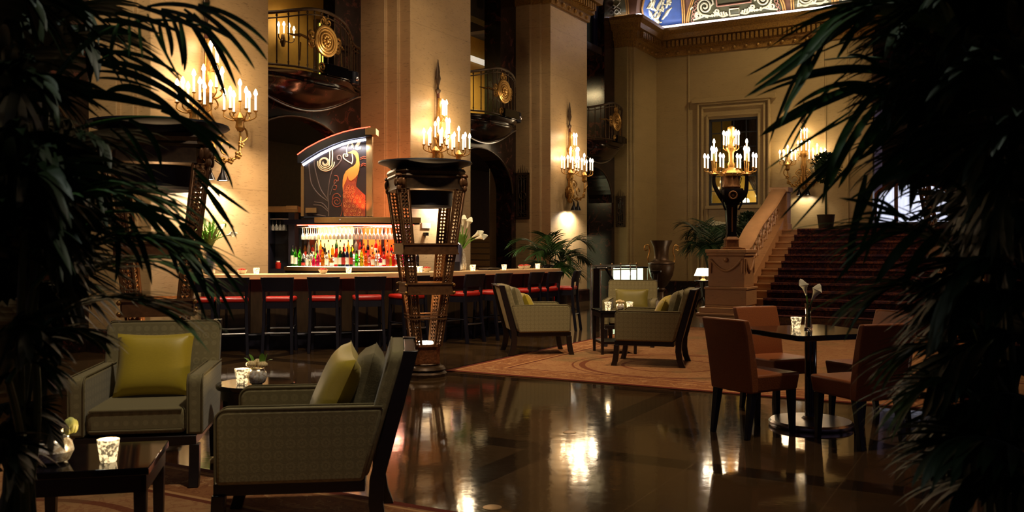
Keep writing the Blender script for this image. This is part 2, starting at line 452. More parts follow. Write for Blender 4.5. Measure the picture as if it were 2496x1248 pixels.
for k in range(-1, 3):
    o = BAY*k; w = MB(HALL)
    L, R = o+.14, (o+3.43 if k < 2 else o+3.13); wi = {-1:1.03,0:1.03,1:.86,2:.56}[k]
    cpts = []
    c0, a, zs, b_ = (L+R)/2, (R-L)/2-.215, 2.65, .95
    for i in range(25):
        t = PI*i/24; cpts.append((c0+a*math.cos(t), zs+b_*math.sin(t)))
    poly = [(L,4.12),(L,0),(c0-a,0)] + list(reversed(cpts)) + [(c0+a,0),(R,0),(R,4.12)]
    # spandrel: arch curve joined to the top edge by quads
    for s0, s1 in zip(cpts[:-1], cpts[1:]):
        w.hexa([(s1[0],wi,s1[1]),(s0[0],wi,s0[1]),(s0[0],1.28,s0[1]),(s1[0],1.28,s1[1])], [(s1[0],wi,4.12),(s0[0],wi,4.12),(s0[0],1.28,4.12),(s1[0],1.28,4.12)])
    w.box(L,c0-a,wi,1.28,0,4.12).box(c0+a,R,wi,1.28,0,4.12)
    w.box(L,L+.73,wi,1.30,4.12,10).box(R-.73,R,wi,1.30,4.12,10)
    if k == 2: w.box(R-.03,R,1.28,3.2,0,3.9)
    struct(w.build('wall_left', M['dmarble'], smooth=False))
    tb = MB(HALL).tube([(x,wi-.03,z) for x, z in cpts], .02, 6); struct(tb.build('trim_arch', M['bronze']))
# dark painted vault over the third opening
def vault_pt(A, B, inward):
    A, B, inward = Vector(A), Vector(B), Vector(inward)
    L = (B-A).length; d = (B-A)/L
    def f(s, h, off=0.0):
        lean = .12 + .16*max(0,h)**1.6
        p = A + d*s + inward*(lean+off)
        return (p.x, p.y, 7.9 + h)
    return f, L
dv, dl = vault_pt((11.44,.9), (14.43,.9), (0,-1))
mb = MB(HALL)
for i in range(3):
    a, b2 = i/3*dl+.12, (i+1)/3*dl-.12
    mb.loft([[dv(a,h), dv((a+b2)/2,h,-.15), dv(b2,h)] for h in [-1.0,-.5,0,.5,1,1.5,2]], cap=False, closed=False)
dvo = mb.build('ceiling_vault_dark', mat('dark_green_vault', rgb(30,44,34), .5)); struct(dvo)
rb = MB(HALL)
for i in range(4):
    for q in (-.1, 0, .1): rb.tube([dv(i/3*dl+q, h, .05) for h in [-1,-.5,0,.5,1,1.5,2]], .03, 6)
rb.tube([dv(0,-1,.05), dv(dl/2,-1,.12), dv(dl,-1,.05)], .06, 6)
rbo = rb.build('vault_ribs', mat('navy_rib', rgb(26,28,60), .3, .4), dvo)
MB(HALL).box(11.3,14.5,.6,1.1,6.8,7.0).build('vault_ledge', M['dmarble'], dvo, smooth=False)
# painted cove over the back wall: base surface, ribs, panels in relief
BP = [Vector((U4-.05,.9)), Vector((U4-.05,-.05)), Vector((U5-.05,-.05)), Vector((U5-.05,-TEND-.6))]
SL = [(BP[i+1]-BP[i]).length for i in range(3)]
S1, S2, S3 = SL[0], SL[0]+SL[1], sum(SL)
NR = [Vector((-1,0)), Vector((0,-1)), Vector((-1,0))]
def cove(s, h, off=0.0):
    s = max(0, min(S3, s))
    i = 0 if s < S1 else (1 if s < S2 else 2)
    base = BP[i] + (BP[i+1]-BP[i]).normalized()*(s-(0, S1, S2)[i])
    def sm(x): x = max(0, min(1, x)); return x*x*(3-2*x)
    n = NR[0].lerp(NR[1], sm((s-S1+.15)/.3)); n = n.lerp(NR[2], sm((s-S2+.5)/1.0)); n.normalize()
    lean = .02 + .30*max(0,h)**1.5 + off
    p = base + n*lean
    return (p.x, p.y, 7.98 + h)
def cove_strip(mb, s0, s1, h0=0, h1=2.4, off=0.0, ns=24, nh=10, edge0=None, edge1=None):
    rows = []
    for j in range(nh+1):
        h = h0+(h1-h0)*j/nh; a = s0 + (edge0(h) if edge0 else 0); b = s1 + (edge1(h) if edge1 else 0)
        rows.append([cove(a+(b-a)*i/ns, h, off) for i in range(ns+1)])
    return mb.loft(rows, cap=False, closed=False)
mb = MB(HALL); cove_strip(mb, 0, S3, 0, 2.6, 0, 90, 12)
cvo = struct(mb.build('ceiling_cove', mat('russet_cove', rgb(112,70,40), .6, scale=6), angle=60))
PAN = {'strip': (.12, .72), 'blue': (1.12, 3.60), 'lunette': (3.78, 6.58), 'scroll': (6.86, 7.90), 'end': (8.06, 8.9)}
def bl(h): return -.12+.55*h**1.5
edges = {'blue': (lambda h: (.35-h*.9 if h < .38 else .0)+.25*max(0,h-.3), lambda h: .05*h), 'lunette': (lambda h: .42*h*h, lambda h: -.42*h*h)}
cols = {'strip': rgb(112,104,70), 'blue': rgb(38,62,112), 'lunette': rgb(72,66,34), 'scroll': rgb(96,84,46), 'end': rgb(96,92,66)}
for k, (s0, s1) in PAN.items():
    e = edges.get(k, (None, None)); mb = MB(HALL)
    cove_strip(mb, s0, s1, .10, 2.4, .03, 26, 12, *e)
    mb.build('painted_panel', mat('panel_'+k, cols[k], .55, var=.2, scale=5), cvo, solid=.03, angle=60)
    fr = MB(HALL)
    e0, e1 = e[0] or (lambda h: 0), e[1] or (lambda h: 0)
    hs = [.10+2.3*i/12 for i in range(13)]
    for q in (-.06, .0):
        fr.tube([cove(s0+e0(h)+q, h, .05) for h in hs], .022, 6); fr.tube([cove(s1+e1(h)-q, h, .05) for h in hs], .022, 6)
    fr.tube([cove(s0+e0(.1)+(s1+e1(.1)-s0-e0(.1))*i/20, .09, .05) for i in range(21)], .025, 6)
    fr.build('panel_border', mat('border_'+k, rgb(196,140,70), .45, .2), cvo)
def rel(name, m, lines, r=.024):
    mb = MB(HALL)
    for ln in lines: mb.tube([cove(p.x, p.y, .065) for p in (crom([(a, b, 0) for a, b in ln], 4) if len(ln) < 12 and ln[0] != ln[-1] else [Vector((a, b, 0)) for a, b in ln])], r, 6, flat=1.0)
    return mb.build(name, m, cvo)
cream = mat('cream_relief', rgb(206,190,148), .55, var=.12)
pinkm = mat('rose_relief', rgb(178,120,92), .55, var=.12)
# lunette scrolls
L0, L1 = PAN['lunette']; cm = (L0+L1)/2
lines = []
for sg in (-1, 1):
    cx = cm+sg*.86
    sp = spiral((cx, .50), .24, .03, 2.2, -PI/2 if sg > 0 else -PI/2, 46)
    if sg < 0: sp = [(2*cx-x, y) for x, y in sp]
    lines.append(sp)
    lines.append([(cm+sg*.18, .20), (cm+sg*.34, .16), (cm+sg*.5, .24), (cm+sg*.68, .22), (cx, .26)])
    lines.append([(cx+sg*.0, .26), (cx+sg*.2, .2), (cx+sg*.38, .17)])
    for i in range(7): lines.append([(cm+sg*(.22+i*.07), .19), (cm+sg*(.25+i*.07), .27+.03*math.sin(i))])
    lines.append([(cx-sg*.05,.76),(cx-sg*.02,1.0),(cx+sg*.08,1.15)])
for sg in (-1, 1):
    lines.append(spiral((cm+sg*.62, 1.12), .15, .03, 1.6, 0, 26)); lines.append(spiral((cm+sg*.28, 1.3), .13, .03, 1.6, PI, 26)); lines.append(spiral((cm+sg*1.08, .28), .10, .02, 1.5, PI/2, 24)); lines.append(spiral((cm+sg*.52, .33), .08, .02, 1.4, PI, 22))
    lines.append([(cm+sg*.60,.52),(cm+sg*.62,.75),(cm+sg*.58,.95)]); lines.append([(cm+sg*.98,.84),(cm+sg*.88,.95),(cm+sg*.9,1.08)])
    for i in range(6): lines.append([(cm+sg*(.95+.0*i)+.28*math.cos(i), .5+.28*math.sin(i)), (cm+sg*.95+.36*math.cos(i+.2), .5+.36*math.sin(i+.2))])
lines.append([(cm-.14,.16),(cm+.14,.16),(cm+.14,.34),(cm-.14,.34),(cm-.14,.16)])
rel('acanthus_scroll', cream, lines, .028)
rel('square_tablet', pinkm, [[(cm-.5,.46),(cm+.5,.46),(cm+.5,.95),(cm-.5,.95),(cm-.5,.46)], [(cm-.38,.82),(cm-.2,.62),(cm,.66),(cm+.2,.62),(cm+.38,.82)], [(cm-.36,.66),(cm-.18,.72),(cm-.05,.6)], [(cm+.36,.66),(cm+.18,.72),(cm+.05,.6)], [(cm-.5,1.02),(cm+.5,1.02)], [(cm-.3,1.1),(cm-.1,1.2),(cm+.1,1.1),(cm+.3,1.2)]], .024)
# chain border of the lunette
ch = MB(HALL)
for sg, s0 in ((1, L0), (-1, L1)):
    for i in range(13):
        h = .16+i*.115; s = s0+sg*(.42*h*h+.13); q = cove(s, h, .06)
        ch.tube([cove(s+.045*math.cos(2*PI*k/8), h+.05*math.sin(2*PI*k/8), .065) for k in range(8)], .013, 5, closed=True)
ch.build('chain_border', pinkm, cvo)
# acanthus spray on the blue panel
lv = MB(HALL)
def leaf(mb, s, h, ang, L, W):
    ca, sa = math.cos(ang), math.sin(ang); n = 7; rows = []
    for i in range(n):
        t = i/(n-1); w = W*math.sin(PI*min(1, t*.92+.05))**.8*(1+.25*math.sin(t*14))
        x = L*t; b = .25*L*math.sin(t*2)*t
        rows.append([cove(s+ca*x-sa*(y+b), h+sa*x+ca*(y+b), .05+.02*(y == 0)) for y in (-w, 0, w)])
    mb.loft(rows, cap=False, closed=False)
for s, h, a, L, W in [(2.15,.22,.15,.75,.07),(2.1,.22,2.6,.45,.07),(2.2,.24,-.25,.7,.06),(2.2,.28,1.2,.5,.07),(2.35,.3,.7,.6,.06),(1.75,.45,1.9,.6,.08),(1.8,.5,1.35,.7,.08),(2.75,.4,1.0,.5,.06),(2.9,.3,.4,.5,.05),(2.6,.75,1.6,.5,.06),(1.6,.9,2.0,.5,.06),(2.1,.9,1.7,.5,.06),(2.9,.8,1.2,.45,.05),(3.1,.6,.8,.35,.05)]: leaf(lv, s, h, a, L, W)
r8 = random.Random(4)
for k in range(26): leaf(lv, 1.45+r8.random()*1.9, .3+r8.random()*1.4, r8.uniform(.2,2.9), r8.uniform(.22,.42), r8.uniform(.03,.05))
lv.build('acanthus_spray', cream, cvo, solid=.015)
rel('vine', cream, [[(1.95,.2),(2.3,.5),(2.7,.62),(3.0,.85),(2.95,1.1),(2.7,1.2),(2.65,1.0)], [(2.3,.5),(2.35,.8),(2.25,1.1),(2.4,1.4)], [(2.9,.75),(3.2,.7),(3.35,.9),(3.2,1.05)]], .018)
fw = MB(HALL)
for s, h in [(2.55,.8),(2.8,.95),(3.1,1.1),(2.35,1.05),(3.25,.75),(2.6,1.3),(3.0,1.35),(3.3,1.3),(2.95,.6)]:
    for k in range(5):
        q = cove(s+.05*math.cos(k*1.257), h+.06*math.sin(k*1.257), .07); fw.ball(q, .04, 6, 5)
fw.build('rosette', cream, cvo)
# scrolls of the remaining panels
s0, s1 = PAN['scroll']; m_ = (s0+s1)/2
rel('scroll_relief', cream, [spiral((m_-.15,.42), .2, .03, 2, PI, 40), spiral((m_+.25,.46), .18, .03, 2, 0, 40), [(s0+.1,.18),(m_,.2),(s1-.1,.2)], [(s0+.12,.2),(s0+.16,.5),(s0+.12,.8),(s0+.18,1.1)], [(s1-.08,.25),(s1-.1,.6),(s1-.05,1.0)], spiral((m_-.3,.85), .12, .02, 1.6, 0, 26), spiral((m_+.38,.82), .12, .02, 1.6, PI, 26), spiral((m_+.05,.28), .07, .02, 1.4, 0, 20), [(m_-.4,.28),(m_-.2,.16),(m_,.24),(m_+.2,.16),(m_+.4,.28)], [(m_-.02,.3),(m_+.03,.6),(m_-.02,.9)], spiral((m_+.1,.95), .2, .03, 2, 0, 40)], .024)
s0, s1 = PAN['strip']; m_ = (s0+s1)/2
rel('scroll_relief', cream, [sum([[(m_+.13*math.sin(i*.9), .15+i*.06)] for i in range(30)], []), sum([[(m_-.13*math.sin(i*.9), .15+i*.06)] for i in range(30)], []), [(m_-.12,.15),(m_,.28),(m_+.12,.15)], [(m_-.15,.5),(m_,.6),(m_+.15,.5)]], .02)
s0, s1 = PAN['end']; m_ = (s0+s1)/2
rel('scroll_relief', cream, [spiral((m_-.1,.4), .2, .03, 2, PI, 40), [(s0+.1,.2),(m_,.2),(s1-.1,.2)]], .024)
# cove light: a translucent ledge tube behind the cornice lip
lt = MB(HALL); lt.tube([(U4-.25,.9,8.0),(U4-.25,-.28,8.0),(U5-.32,-.28,8.0),(U5-.32,-TEND,8.0)], .032, 8)
lo = lt.build('cove_light', M['led_white']); tag(lo, 'long cool white light strip lying on the cornice under the painted cove', 'strip light')
# right of the back wall: dark recess with beam, landing wall and curtained window
rc = MB(HALL)
rc.box(U5+2.0, U5+2.3, -22, -TEND, 0, 10)
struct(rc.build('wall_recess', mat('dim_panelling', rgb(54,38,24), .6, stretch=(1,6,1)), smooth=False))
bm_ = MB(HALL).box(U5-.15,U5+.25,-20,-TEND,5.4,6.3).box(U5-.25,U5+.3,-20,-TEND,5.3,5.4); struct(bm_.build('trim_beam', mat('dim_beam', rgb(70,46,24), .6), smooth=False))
ub = MB(HALL).box(U5+.0,U5+.3,-20,-TEND,6.3,10); struct(ub.build('wall_right', M['dmarble'], smooth=False))
# landing behind the stairs
ld = MB(HALL).box(12.6, U5+2.0, -10.6, -4.5, 0, 1.8); struct(ld.build('floor_landing', M['stairstone'], smooth=False))
# curtained arched window at the back of the landing
wx, ww, wz0, wzs = U5+1.96, 1.0, 2.1, 2.75
wc = -7.0
fr = MB(HALL); arc = [(wc+ww*math.cos(PI*i/20), wzs+.5*math.sin(PI*i/20)) for i in range(21)]
fr.tube([(wx, wc+ww, wz0)] + [(wx, y, z) for y, z in arc] + [(wx, wc-ww, wz0)], .07, 6)
for q in (-.42, .42): fr.box(wx-.04, wx+.02, wc+q*ww-.05, wc+q*ww+.05, wz0, wzs+.45)
w2 = struct(fr.build('window_2', M['woodback']))
sh = MB(HALL); n = 90; rows = []
for z in (0, .5, 1.0):
    row = []
    for i in range(n+1):
        y = wc+ww-2*ww*i/n; zt = wzs+.5*math.sqrt(max(0, 1-((y-wc)/ww)**2)); row.append((wx+.015+.012*math.sin(i*1.4), y, wz0+(zt-wz0)*z))
    rows.append(row)
sh.loft(rows, cap=False, closed=False)
so_ = sh.build('sheer_curtain', mat('backlit_sheer', rgb(220,222,235), .8, emit=rgb(210,216,240), es=.5), solid=.004)
tag(so_, 'white backlit sheer curtain in the arched window above the stair landing', 'curtain')
# high flat ceiling of the hall and the wall behind the photographer
struct(MB(HALL).box(-18, 19, -26, 7, 10.6, 10.8).build('ceiling', mat('hall_ceiling', rgb(96,70,40), .7), smooth=False))
# ------------------------------------------------------------------ armchairs
def rrect(x0, x1, z0, z1, r, n=5):
    pts = []
    for cx, cz, a in ((x1-r, z1-r, 0), (x0+r, z1-r, PI/2), (x0+r, z0+r, PI), (x1-r, z0+r, 1.5*PI)):
        pts += [(cx+r*math.cos(a+PI/2*i/n), cz+r*math.sin(a+PI/2*i/n)) for i in range(n+1)]
    return pts
def cushion_mb(sx, sy, sz, n=16, pinch=.18):   # soft square pillow, thickness along y, standing on z=0
    mb = MB(); vs, fs = [], []
    for side in (-1, 1):
        o = len(vs)
        for j in range(n+1):
            for i in range(n+1):
                u, v = 2*i/n-1, 2*j/n-1
                ed = (1-u**4)*(1-v**4)
                k = 1-pinch*(abs(u)**2*(1-abs(v))**1*0.0) 
                px = u*(1-.07*(1-v*v))*sx/2; pz = v*(1-.07*(1-u*u))*sz/2
                vs.append((px, side*sy/2*max(0, ed)**.55, pz+sz/2))
        for j in range(n):
            for i in range(n):
                a = o+j*(n+1)+i; q = (a, a+1, a+n+2, a+n+1)
                fs.append(q if side < 0 else tuple(reversed(q)))
    return mb.add(vs, fs)
def make_armchair(name, label, pillow=True):
    t = thing(name, label, 'armchair', group='upholstered armchairs')
    rail = MB().box(-.33,.33,-.40,.28,.235,.29); rail.build('seat_rail', M['espresso'], t, bevel=.004)
    for sx in (-1, 1):
        x = sx*.32
        lg = MB().loft([[(x-.028,-.375+dy-.03,z),(x+.028,-.375+dy-.03,z),(x+.028,-.375+dy+.03,z),(x-.028,-.375+dy+.03,z)] for z, dy in ((0,-.035),(.06,-.018),(.15,-.004),(.24,0))])
        lg.build('leg', M['espresso'], t, bevel=.004)
        rl = MB().loft([[(x-.026,y-.034,z),(x+.026,y-.034,z),(x+.026,y+.034,z),(x-.026,y+.034,z)] for y, z in ((.375,0),(.345,.08),(.33,.18),(.335,.29),(.412,.58),(.492,.885))])
        rl.build('back_post', M['espresso'], t, bevel=.004)
        # arm panel: rounded front top corner, raked rear edge
        poly = [(-.385,.29),(.28,.29),(.365,.615)] + [(-.385+.05*(1-math.sin(a)), .63-.05*(1-math.cos(a))) for a in [PI/2*i/6 for i in range(7)]]
        poly = [(-.385,.29),(.275,.29),(.37,.63),(-.335,.63)] + [(-.335-.05*math.sin(PI/2*i/6), .58+.05*math.cos(PI/2*i/6)) for i in range(1, 7)]
        a0, a1 = (x-.045, x+.045)
        MB().prism(poly, 'x', a0, a1).build('arm', M['fabric'], t, bevel=.018, seg=3)
        pe = [(.365,.632),(-.335,.632)] + [(-.335-.052*math.sin(PI/2*i/6), .58+.052*math.cos(PI/2*i/6)) for i in range(1, 7)] + [(-.387,.30)]
        pp = MB()
        for q in (a0+.004, a1-.004): pp.tube([(q, y, z) for y, z in pe], .005, 6)
        pp.build('piping', M['piping'], t)
    st = MB().box(-.272,.272,-.385,.24,.30,.45); st.build('seat_cushion', M['fabric'], t, bevel=.035, seg=4)
    sp = MB(); 
    for z in (.325,.44): sp.tube([(-.25,-.387,z),(.25,-.387,z)], .006, 6)
    sp.build('seat_piping', M['piping'], t)
    # raked back: upholstered slab inside the wooden posts
    bk = MB(); fr_, rr_ = [], []
    for x, z in rrect(-.352, .352, .30, .885, .05):
        q = (z-.29)/.58; fr_.append((x, .225+.165*q, z)); rr_.append((x, .29+.17*q, z))
    bk.loft([rr_, fr_])
    bk.build('backrest', M['fabric'], t, bevel=.016, seg=3)
    MB().tube([(p[0], p[1]+.004, p[2]) for p in fr_ if p[2] > .6], .005, 6).build('back_piping', M['piping'], t)
    tr = MB().hexa([(-.30,.318,.30),(.30,.318,.30),(.30,.332,.30),(-.30,.332,.30)], [(-.30,.478,.87),(.30,.478,.87),(.30,.492,.87),(-.30,.492,.87)])
    tr.build('back_panel', M['backcloth'], t)
    tp = MB().box(-.33,.33,.462,.515,.86,.878); tp.build('top_rail', M['espresso'], t, bevel=.004)
    return t
def armchair_at(first, px, d, rotz, label):
    loc = (gx(px, d), d, 0)
    if first.location.length == 0: first.location = loc; first.rotation_euler = (0,0,rotz); first['label'] = label; return first
    return dup(first, loc, rotz, label)
# upholstered-back variant for the two chairs that face the camera (rounded arms)
AC = make_armchair('armchair', 'x')
def place(o, x, y, rz, label):
    if o.location.length == 0:
        o.location = (x, y, 0); o.rotation_euler = (0,0,rz); o['label'] = label; return o
    return dup(o, (x, y, 0), rz, label)
def pil(name, m, root, lx, ly, lz, sx, sy, sz, rx, ry, label, rz=0.0, corner=False):
    o = cushion_mb(sx, sy, sz).build(name, m)
    Mx = Matrix.Translation(root.location) @ Matrix.Rotation(root.rotation_euler.z, 4, 'Z') @ Matrix.Translation((lx, ly, lz)) @ Matrix.Rotation(rz, 4, 'Z') @ Matrix.Rotation(rx, 4, 'X') @ Matrix.Rotation(ry, 4, 'Y')
    o.matrix_world = Mx
    tag(o, label, 'cushion', 'scatter cushions on the armchairs')
    return o
c_near = place(AC, -1.00, 4.47, face(-.992,-.125), 'large olive armchair in the lower centre, turned sideways before the round side table')
c_left = place(AC, -2.20, 5.50, face(.17,-.985), 'olive armchair at lower left facing us with one big yellow pillow')
c_fl = place(AC, .30, 11.72, face(.985,.17), 'olive armchair nearest the bar stools, on the left edge of the rug')
c_fr = place(AC, 1.66, 10.62, face(-.958,.286), 'olive armchair turned sideways between the square side table and the tan chairs')
c_bk = place(AC, 1.68, 12.75, face(-.20,-.98), 'olive armchair facing us behind the square side table with candles')
for ch in (c_near, c_left, c_fl, c_fr, c_bk): ch.location.z = .0125
for ch, nm, rx in ((c_near,'large olive armchair in the lower centre',-.27),(c_fl,'armchair nearest the bar stools',-.27),(c_fr,'side-on armchair near the tan chairs',-.27)):
    pil('back_cushion', M['fabric'], ch, -.02, .205, .45, .50, .17, .43, rx, 0, 'patterned olive back cushion of the '+nm)
pil('throw_pillow', M['silk'], c_near, .02, .03, .44, .46, .17, .46, -.40, .12, 'yellow silk pillow leaning in the large olive armchair in the lower centre', .15)
pil('throw_pillow', M['silk'], c_left, .0, .03, .45, .46, .16, .40, -.33, 0, 'large yellow silk pillow on the lower left armchair facing us')
pil('throw_pillow', M['silk'], c_fl, .0, .03, .44, .42, .15, .36, -.42, 0, 'small yellow-green pillow in the armchair nearest the bar stools')
pil('throw_pillow', M['silk'], c_fr, .0, .03, .44, .42, .15, .38, -.42, .1, 'yellow-green pillow in the side-on armchair near the tan chairs')
pil('throw_pillow', mat('olive_silk', rgb(120,108,44), .5, var=.1), c_bk, .0, .10, .45, .48, .15, .33, -.28, 0, 'wide dull green pillow on the armchair behind the square side table')

# ------------------------------------------------------------------ votives, vases
def votive_mesh(mb, r0, r1, h, z=0):
    mb.lathe([(r0*.9, z), (r0, z+.004), (r1, z+h), (r1-.005, z+h), (r0-.006, z+.012), (0.001, z+.012)], 20, cap=False); return mb
def make_votive(r0=.030, r1=.042, h=.088, m='votive', label='x', group='lit candle glasses'):
    t = thing('votive_candle', label, 'candle', group=group)
    votive_mesh(MB(), r0, r1, h).build('glass_cup', M[m], t)
    wx_ = MB().lathe([(r0-.008, .012),(r0-.004, h*.45),(0.001, h*.45)], 14, cap=True); wx_.build('candle_wax', M['candle'], t)
    MB().ball((0,0,h*.45+.016), (.006,.006,.014), 8, 6).build('flame', M['flame'], t)
    return t
VOT = make_votive()
def votive(x, y, z, label, s=1.0, src=None):
    src = src or VOT
    if src.get('placed'): o = dup(src, (x,y,z), rnd.random()*6, label)
    else: o = src; src['placed'] = 1; o.location = (x,y,z); o['label'] = label
    o.scale = (s,s,s)
    if 'placed' in o.keys() and o is not src: del o['placed']
    return o
def vlight(name, loc, power, col=(1,.72,.38), r=.03):
    l = bpy.data.lights.new(name, 'POINT'); l.energy = power; l.color = col; l.shadow_soft_size = r
    o = bpy.data.objects.new(name, l); COL.objects.link(o); o.location = loc; return o
def globe_vase(label, x, y, z, s=1.0):
    t = thing('globe_vase', label, 'vase', (x,y,z)); t.scale = (s,)*3
    MB().lathe([(.03,0),(.05,.012),(.064,.045),(.058,.078),(.042,.095),(.045,.1),(.040,.098),(.038,.09)], 24, cap=True).build('vase_body', M['mercury'], t)
    return t
def rose(mb, c, r):
    mb.ball(c, (r*.62, r*.62, r*.62), 10, 8)
    for ring, (n, rr, tilt) in enumerate(((5, .55, .5), (7, .85, .1))):
        for k in range(n):
            a = 2*PI*k/n+ring*.4; p = (c[0]+r*rr*math.cos(a)*.75, c[1]+r*rr*math.sin(a)*.75, c[2]+r*(.12-.2*ring))
            mb.ball(p, (r*.42, r*.42, r*.48), 8, 6)
def leafblade(mb, base, tip, w, n=6, arch=.02):
    b, t = Vector(base), Vector(tip); d = t-b; s = d.cross(Vector((0,0,1)))
    if s.length < 1e-5: s = Vector((1,0,0))
    s.normalize(); rows = []
    for i in range(n+1):
        q = i/n; p = b+d*q+Vector((0,0,arch*math.sin(PI*q))); ww = w*math.sin(PI*(q*.93+.05))
        rows.append([tuple(p-s*ww), tuple(p+Vector((0,0,-.2*ww))), tuple(p+s*ww)])
    return mb.loft(rows, cap=False, closed=False)
def rose_vase(label, x, y, z, s=1.0, leaves=True):
    t = globe_vase(label, x, y, z, s)
    f = MB(); rose(f, (-.034,-.012,.128), .032); rose(f, (.036,-.008,.124), .032); rose(f, (.0,.034,.136), .032); f.build('roses', M['rose'], t)
    if leaves:
        l = MB()
        for bx_, tx in (((-.03,0,.10),(-.085,.0,.165)),((-.02,.02,.10),(-.06,.03,.185)),((.03,.0,.10),(.035,-.01,.195)),((.04,.01,.1),(.06,.02,.19)),((.03,.02,.1),(.09,.03,.15))): leafblade(l, bx_, tx, .018)
        l.build('leaves', M['bright_leaf'], t)
    return t

# ------------------------------------------------------------------ small tables
def parsons_table(label, x, y, rz, sx, sy, h, leg=.05, apron=.07, shelf=None):
    t = thing('side_table', label, 'table', (x,y,0), rz)
    MB().box(-sx/2,sx/2,-sy/2,sy/2,h-.03,h).build('tabletop', M['blackgloss'], t, bevel=.003)
    ap = MB()
    i = .012
    ap.box(-sx/2+i,sx/2-i,-sy/2+i,-sy/2+i+.02,h-.03-apron,h-.03).box(-sx/2+i,sx/2-i,sy/2-i-.02,sy/2-i,h-.03-apron,h-.03)
    ap.box(-sx/2+i,-sx/2+i+.02,-sy/2+i,sy/2-i,h-.03-apron,h-.03).box(sx/2-i-.02,sx/2-i,-sy/2+i,sy/2-i,h-.03-apron,h-.03)
    ap.build('apron', M['espresso'], t, smooth=False)
    for a in (-1,1):
        for b_ in (-1,1):
            cx, cy = a*(sx/2-i-leg/2), b_*(sy/2-i-leg/2)
            MB().hexa([(cx-leg*.36,cy-leg*.36,0),(cx+leg*.36,cy-leg*.36,0),(cx+leg*.36,cy+leg*.36,0),(cx-leg*.36,cy+leg*.36,0)], [(cx-leg/2,cy-leg/2,h-.03),(cx+leg/2,cy-leg/2,h-.03),(cx+leg/2,cy+leg/2,h-.03),(cx-leg/2,cy+leg/2,h-.03)]).build('leg', M['espresso'], t, bevel=.003)
    if shelf: MB().box(-sx/2+.03,sx/2-.03,-sy/2+.03,sy/2-.03,shelf-.03,shelf).build('shelf', M['espresso'], t, smooth=False)
    return t
parsons_table('low square black table in the lower left corner holding candles and a glass bowl', -1.76, 3.80, .22, .52, .52, .5)
votive(-1.655, 3.70, .5, 'lit mercury candle glass at the right front of the low black corner table', 1.05)
votive(-1.96, 3.90, .5, 'lit candle glass half hidden by the palm on the low black corner table', 1.0)
tb = thing('tulip_bowl', 'mercury glass bowl with a pale tulip on the low black corner table', 'vase', (-1.87, 3.68, .5))
MB().lathe([(.035,0),(.06,.012),(.078,.05),(.070,.085),(.055,.10),(.058,.105),(.052,.102),(.048,.09)], 24).build('vase_body', M['mercury'], tb)
tu = MB(); tu.ball((.075,-.01,.155), (.022,.022,.034), 10, 8); tu.ball((.068,-.02,.15), (.018,.018,.034), 8, 6); tu.ball((.084,0,.15), (.018,.018,.03), 8, 6); tu.build('tulip', mat('tulip', rgb(196,196,110), .5), tb)
tl = MB()
for p in ((-.12,-.03,.06),(-.07,-.08,.07),(.03,-.03,.16),(.05,.03,.17),(-.02,.02,.15)): leafblade(tl, (0,0,.1), p, .02)
tl.tube([(0,0,.08),(.04,0,.12),(.07,-.01,.13)], .004, 6); tl.build('leaves', M['leaf2'], tb)
# round side table
rt = thing('round_side_table', 'round black side table with candle and roses behind the large armchair', 'table', (-1.55, 5.46, 0))
MB().lathe([(.225,.53),(.232,.54),(.232,.555),(.225,.56),(.001,.56)], 48).build('tabletop', M['blackgloss'], rt)
MB().lathe([(.20,.47),(.205,.53)], 40, cap=True).build('apron', M['espresso'], rt)
for k in range(4):
    a = PI/4+PI/2*k+.45; cx, cy = .175*math.cos(a), .175*math.sin(a); r_ = .028
    MB(Matrix.Translation((cx,cy,0)) @ Matrix.Rotation(a,4,'Z')).hexa([(-.018,-.03,0),(.018,-.03,0),(.018,.03,0),(-.018,.03,0)], [(-.026,-.055,.5),(.026,-.055,.5),(.026,.055,.5),(-.026,.055,.5)]).build('leg', M['espresso'], rt, bevel=.003)
votive(-1.615, 5.40, .56, 'lit mercury candle glass on the round black side table', 1.05)
rose_vase('mercury globe vase of cream roses on the round black side table', -1.525, 5.40, .56, .95)
# square side table on the rug
st_ = parsons_table('tall square black side table with lower shelf on the rug between the armchairs', 1.33, 11.72, .15, .50, .50, .56, .045, .06, .16)
st_.location.z = .0125
votive(1.235, 11.62, .573, 'lit candle glass, left of the two on the square side table', 1.1)
votive(1.52, 11.66, .573, 'lit candle glass, right of the two on the square side table', 1.1)
rose_vase('small silver vase with a white bloom between two candles on the square table', 1.385, 11.56, .573, .85, False)

# ------------------------------------------------------------------ dining group at right
T0 = Vector((2.31, 6.98)); ANG = math.atan2(.332, .943)
dt = thing('pedestal_table', 'square black glossy table on a round chrome foot among tan leather chairs', 'table', (T0.x, T0.y, 0), ANG)
s_ = .40; chf = .10
top = [(s_,-s_+chf),(s_,s_-chf),(s_-chf,s_),(-s_+chf,s_),(-s_,s_-chf),(-s_,-s_+chf),(-s_+chf,-s_),(s_-chf,-s_)]
top = [(s_,-s_+.03),(s_,s_-.03),(s_-.03,s_),(-s_+.03,s_),(-s_,s_-.03),(-s_,-s_+.03),(-s_+.03,-s_),(s_-.03,-s_)]
MB().prism(top, 'z', .70, .74).build('tabletop', M['blackgloss'], dt, bevel=.004)
MB().lathe([(.045,.05),(.045,.70)], 24).build('column', mat('dark_chrome', rgb(70,70,76), .12, 1.0, var=.05), dt)
MB().lathe([(.31,0),(.315,.008),(.315,.03),(.30,.045),(.07,.055),(.05,.075),(.001,.075)], 56).build('base_disc', M['chrome'], dt)
MB().lathe([(.09,.68),(.12,.70)], 24).build('collar', M['blackgloss'], dt)
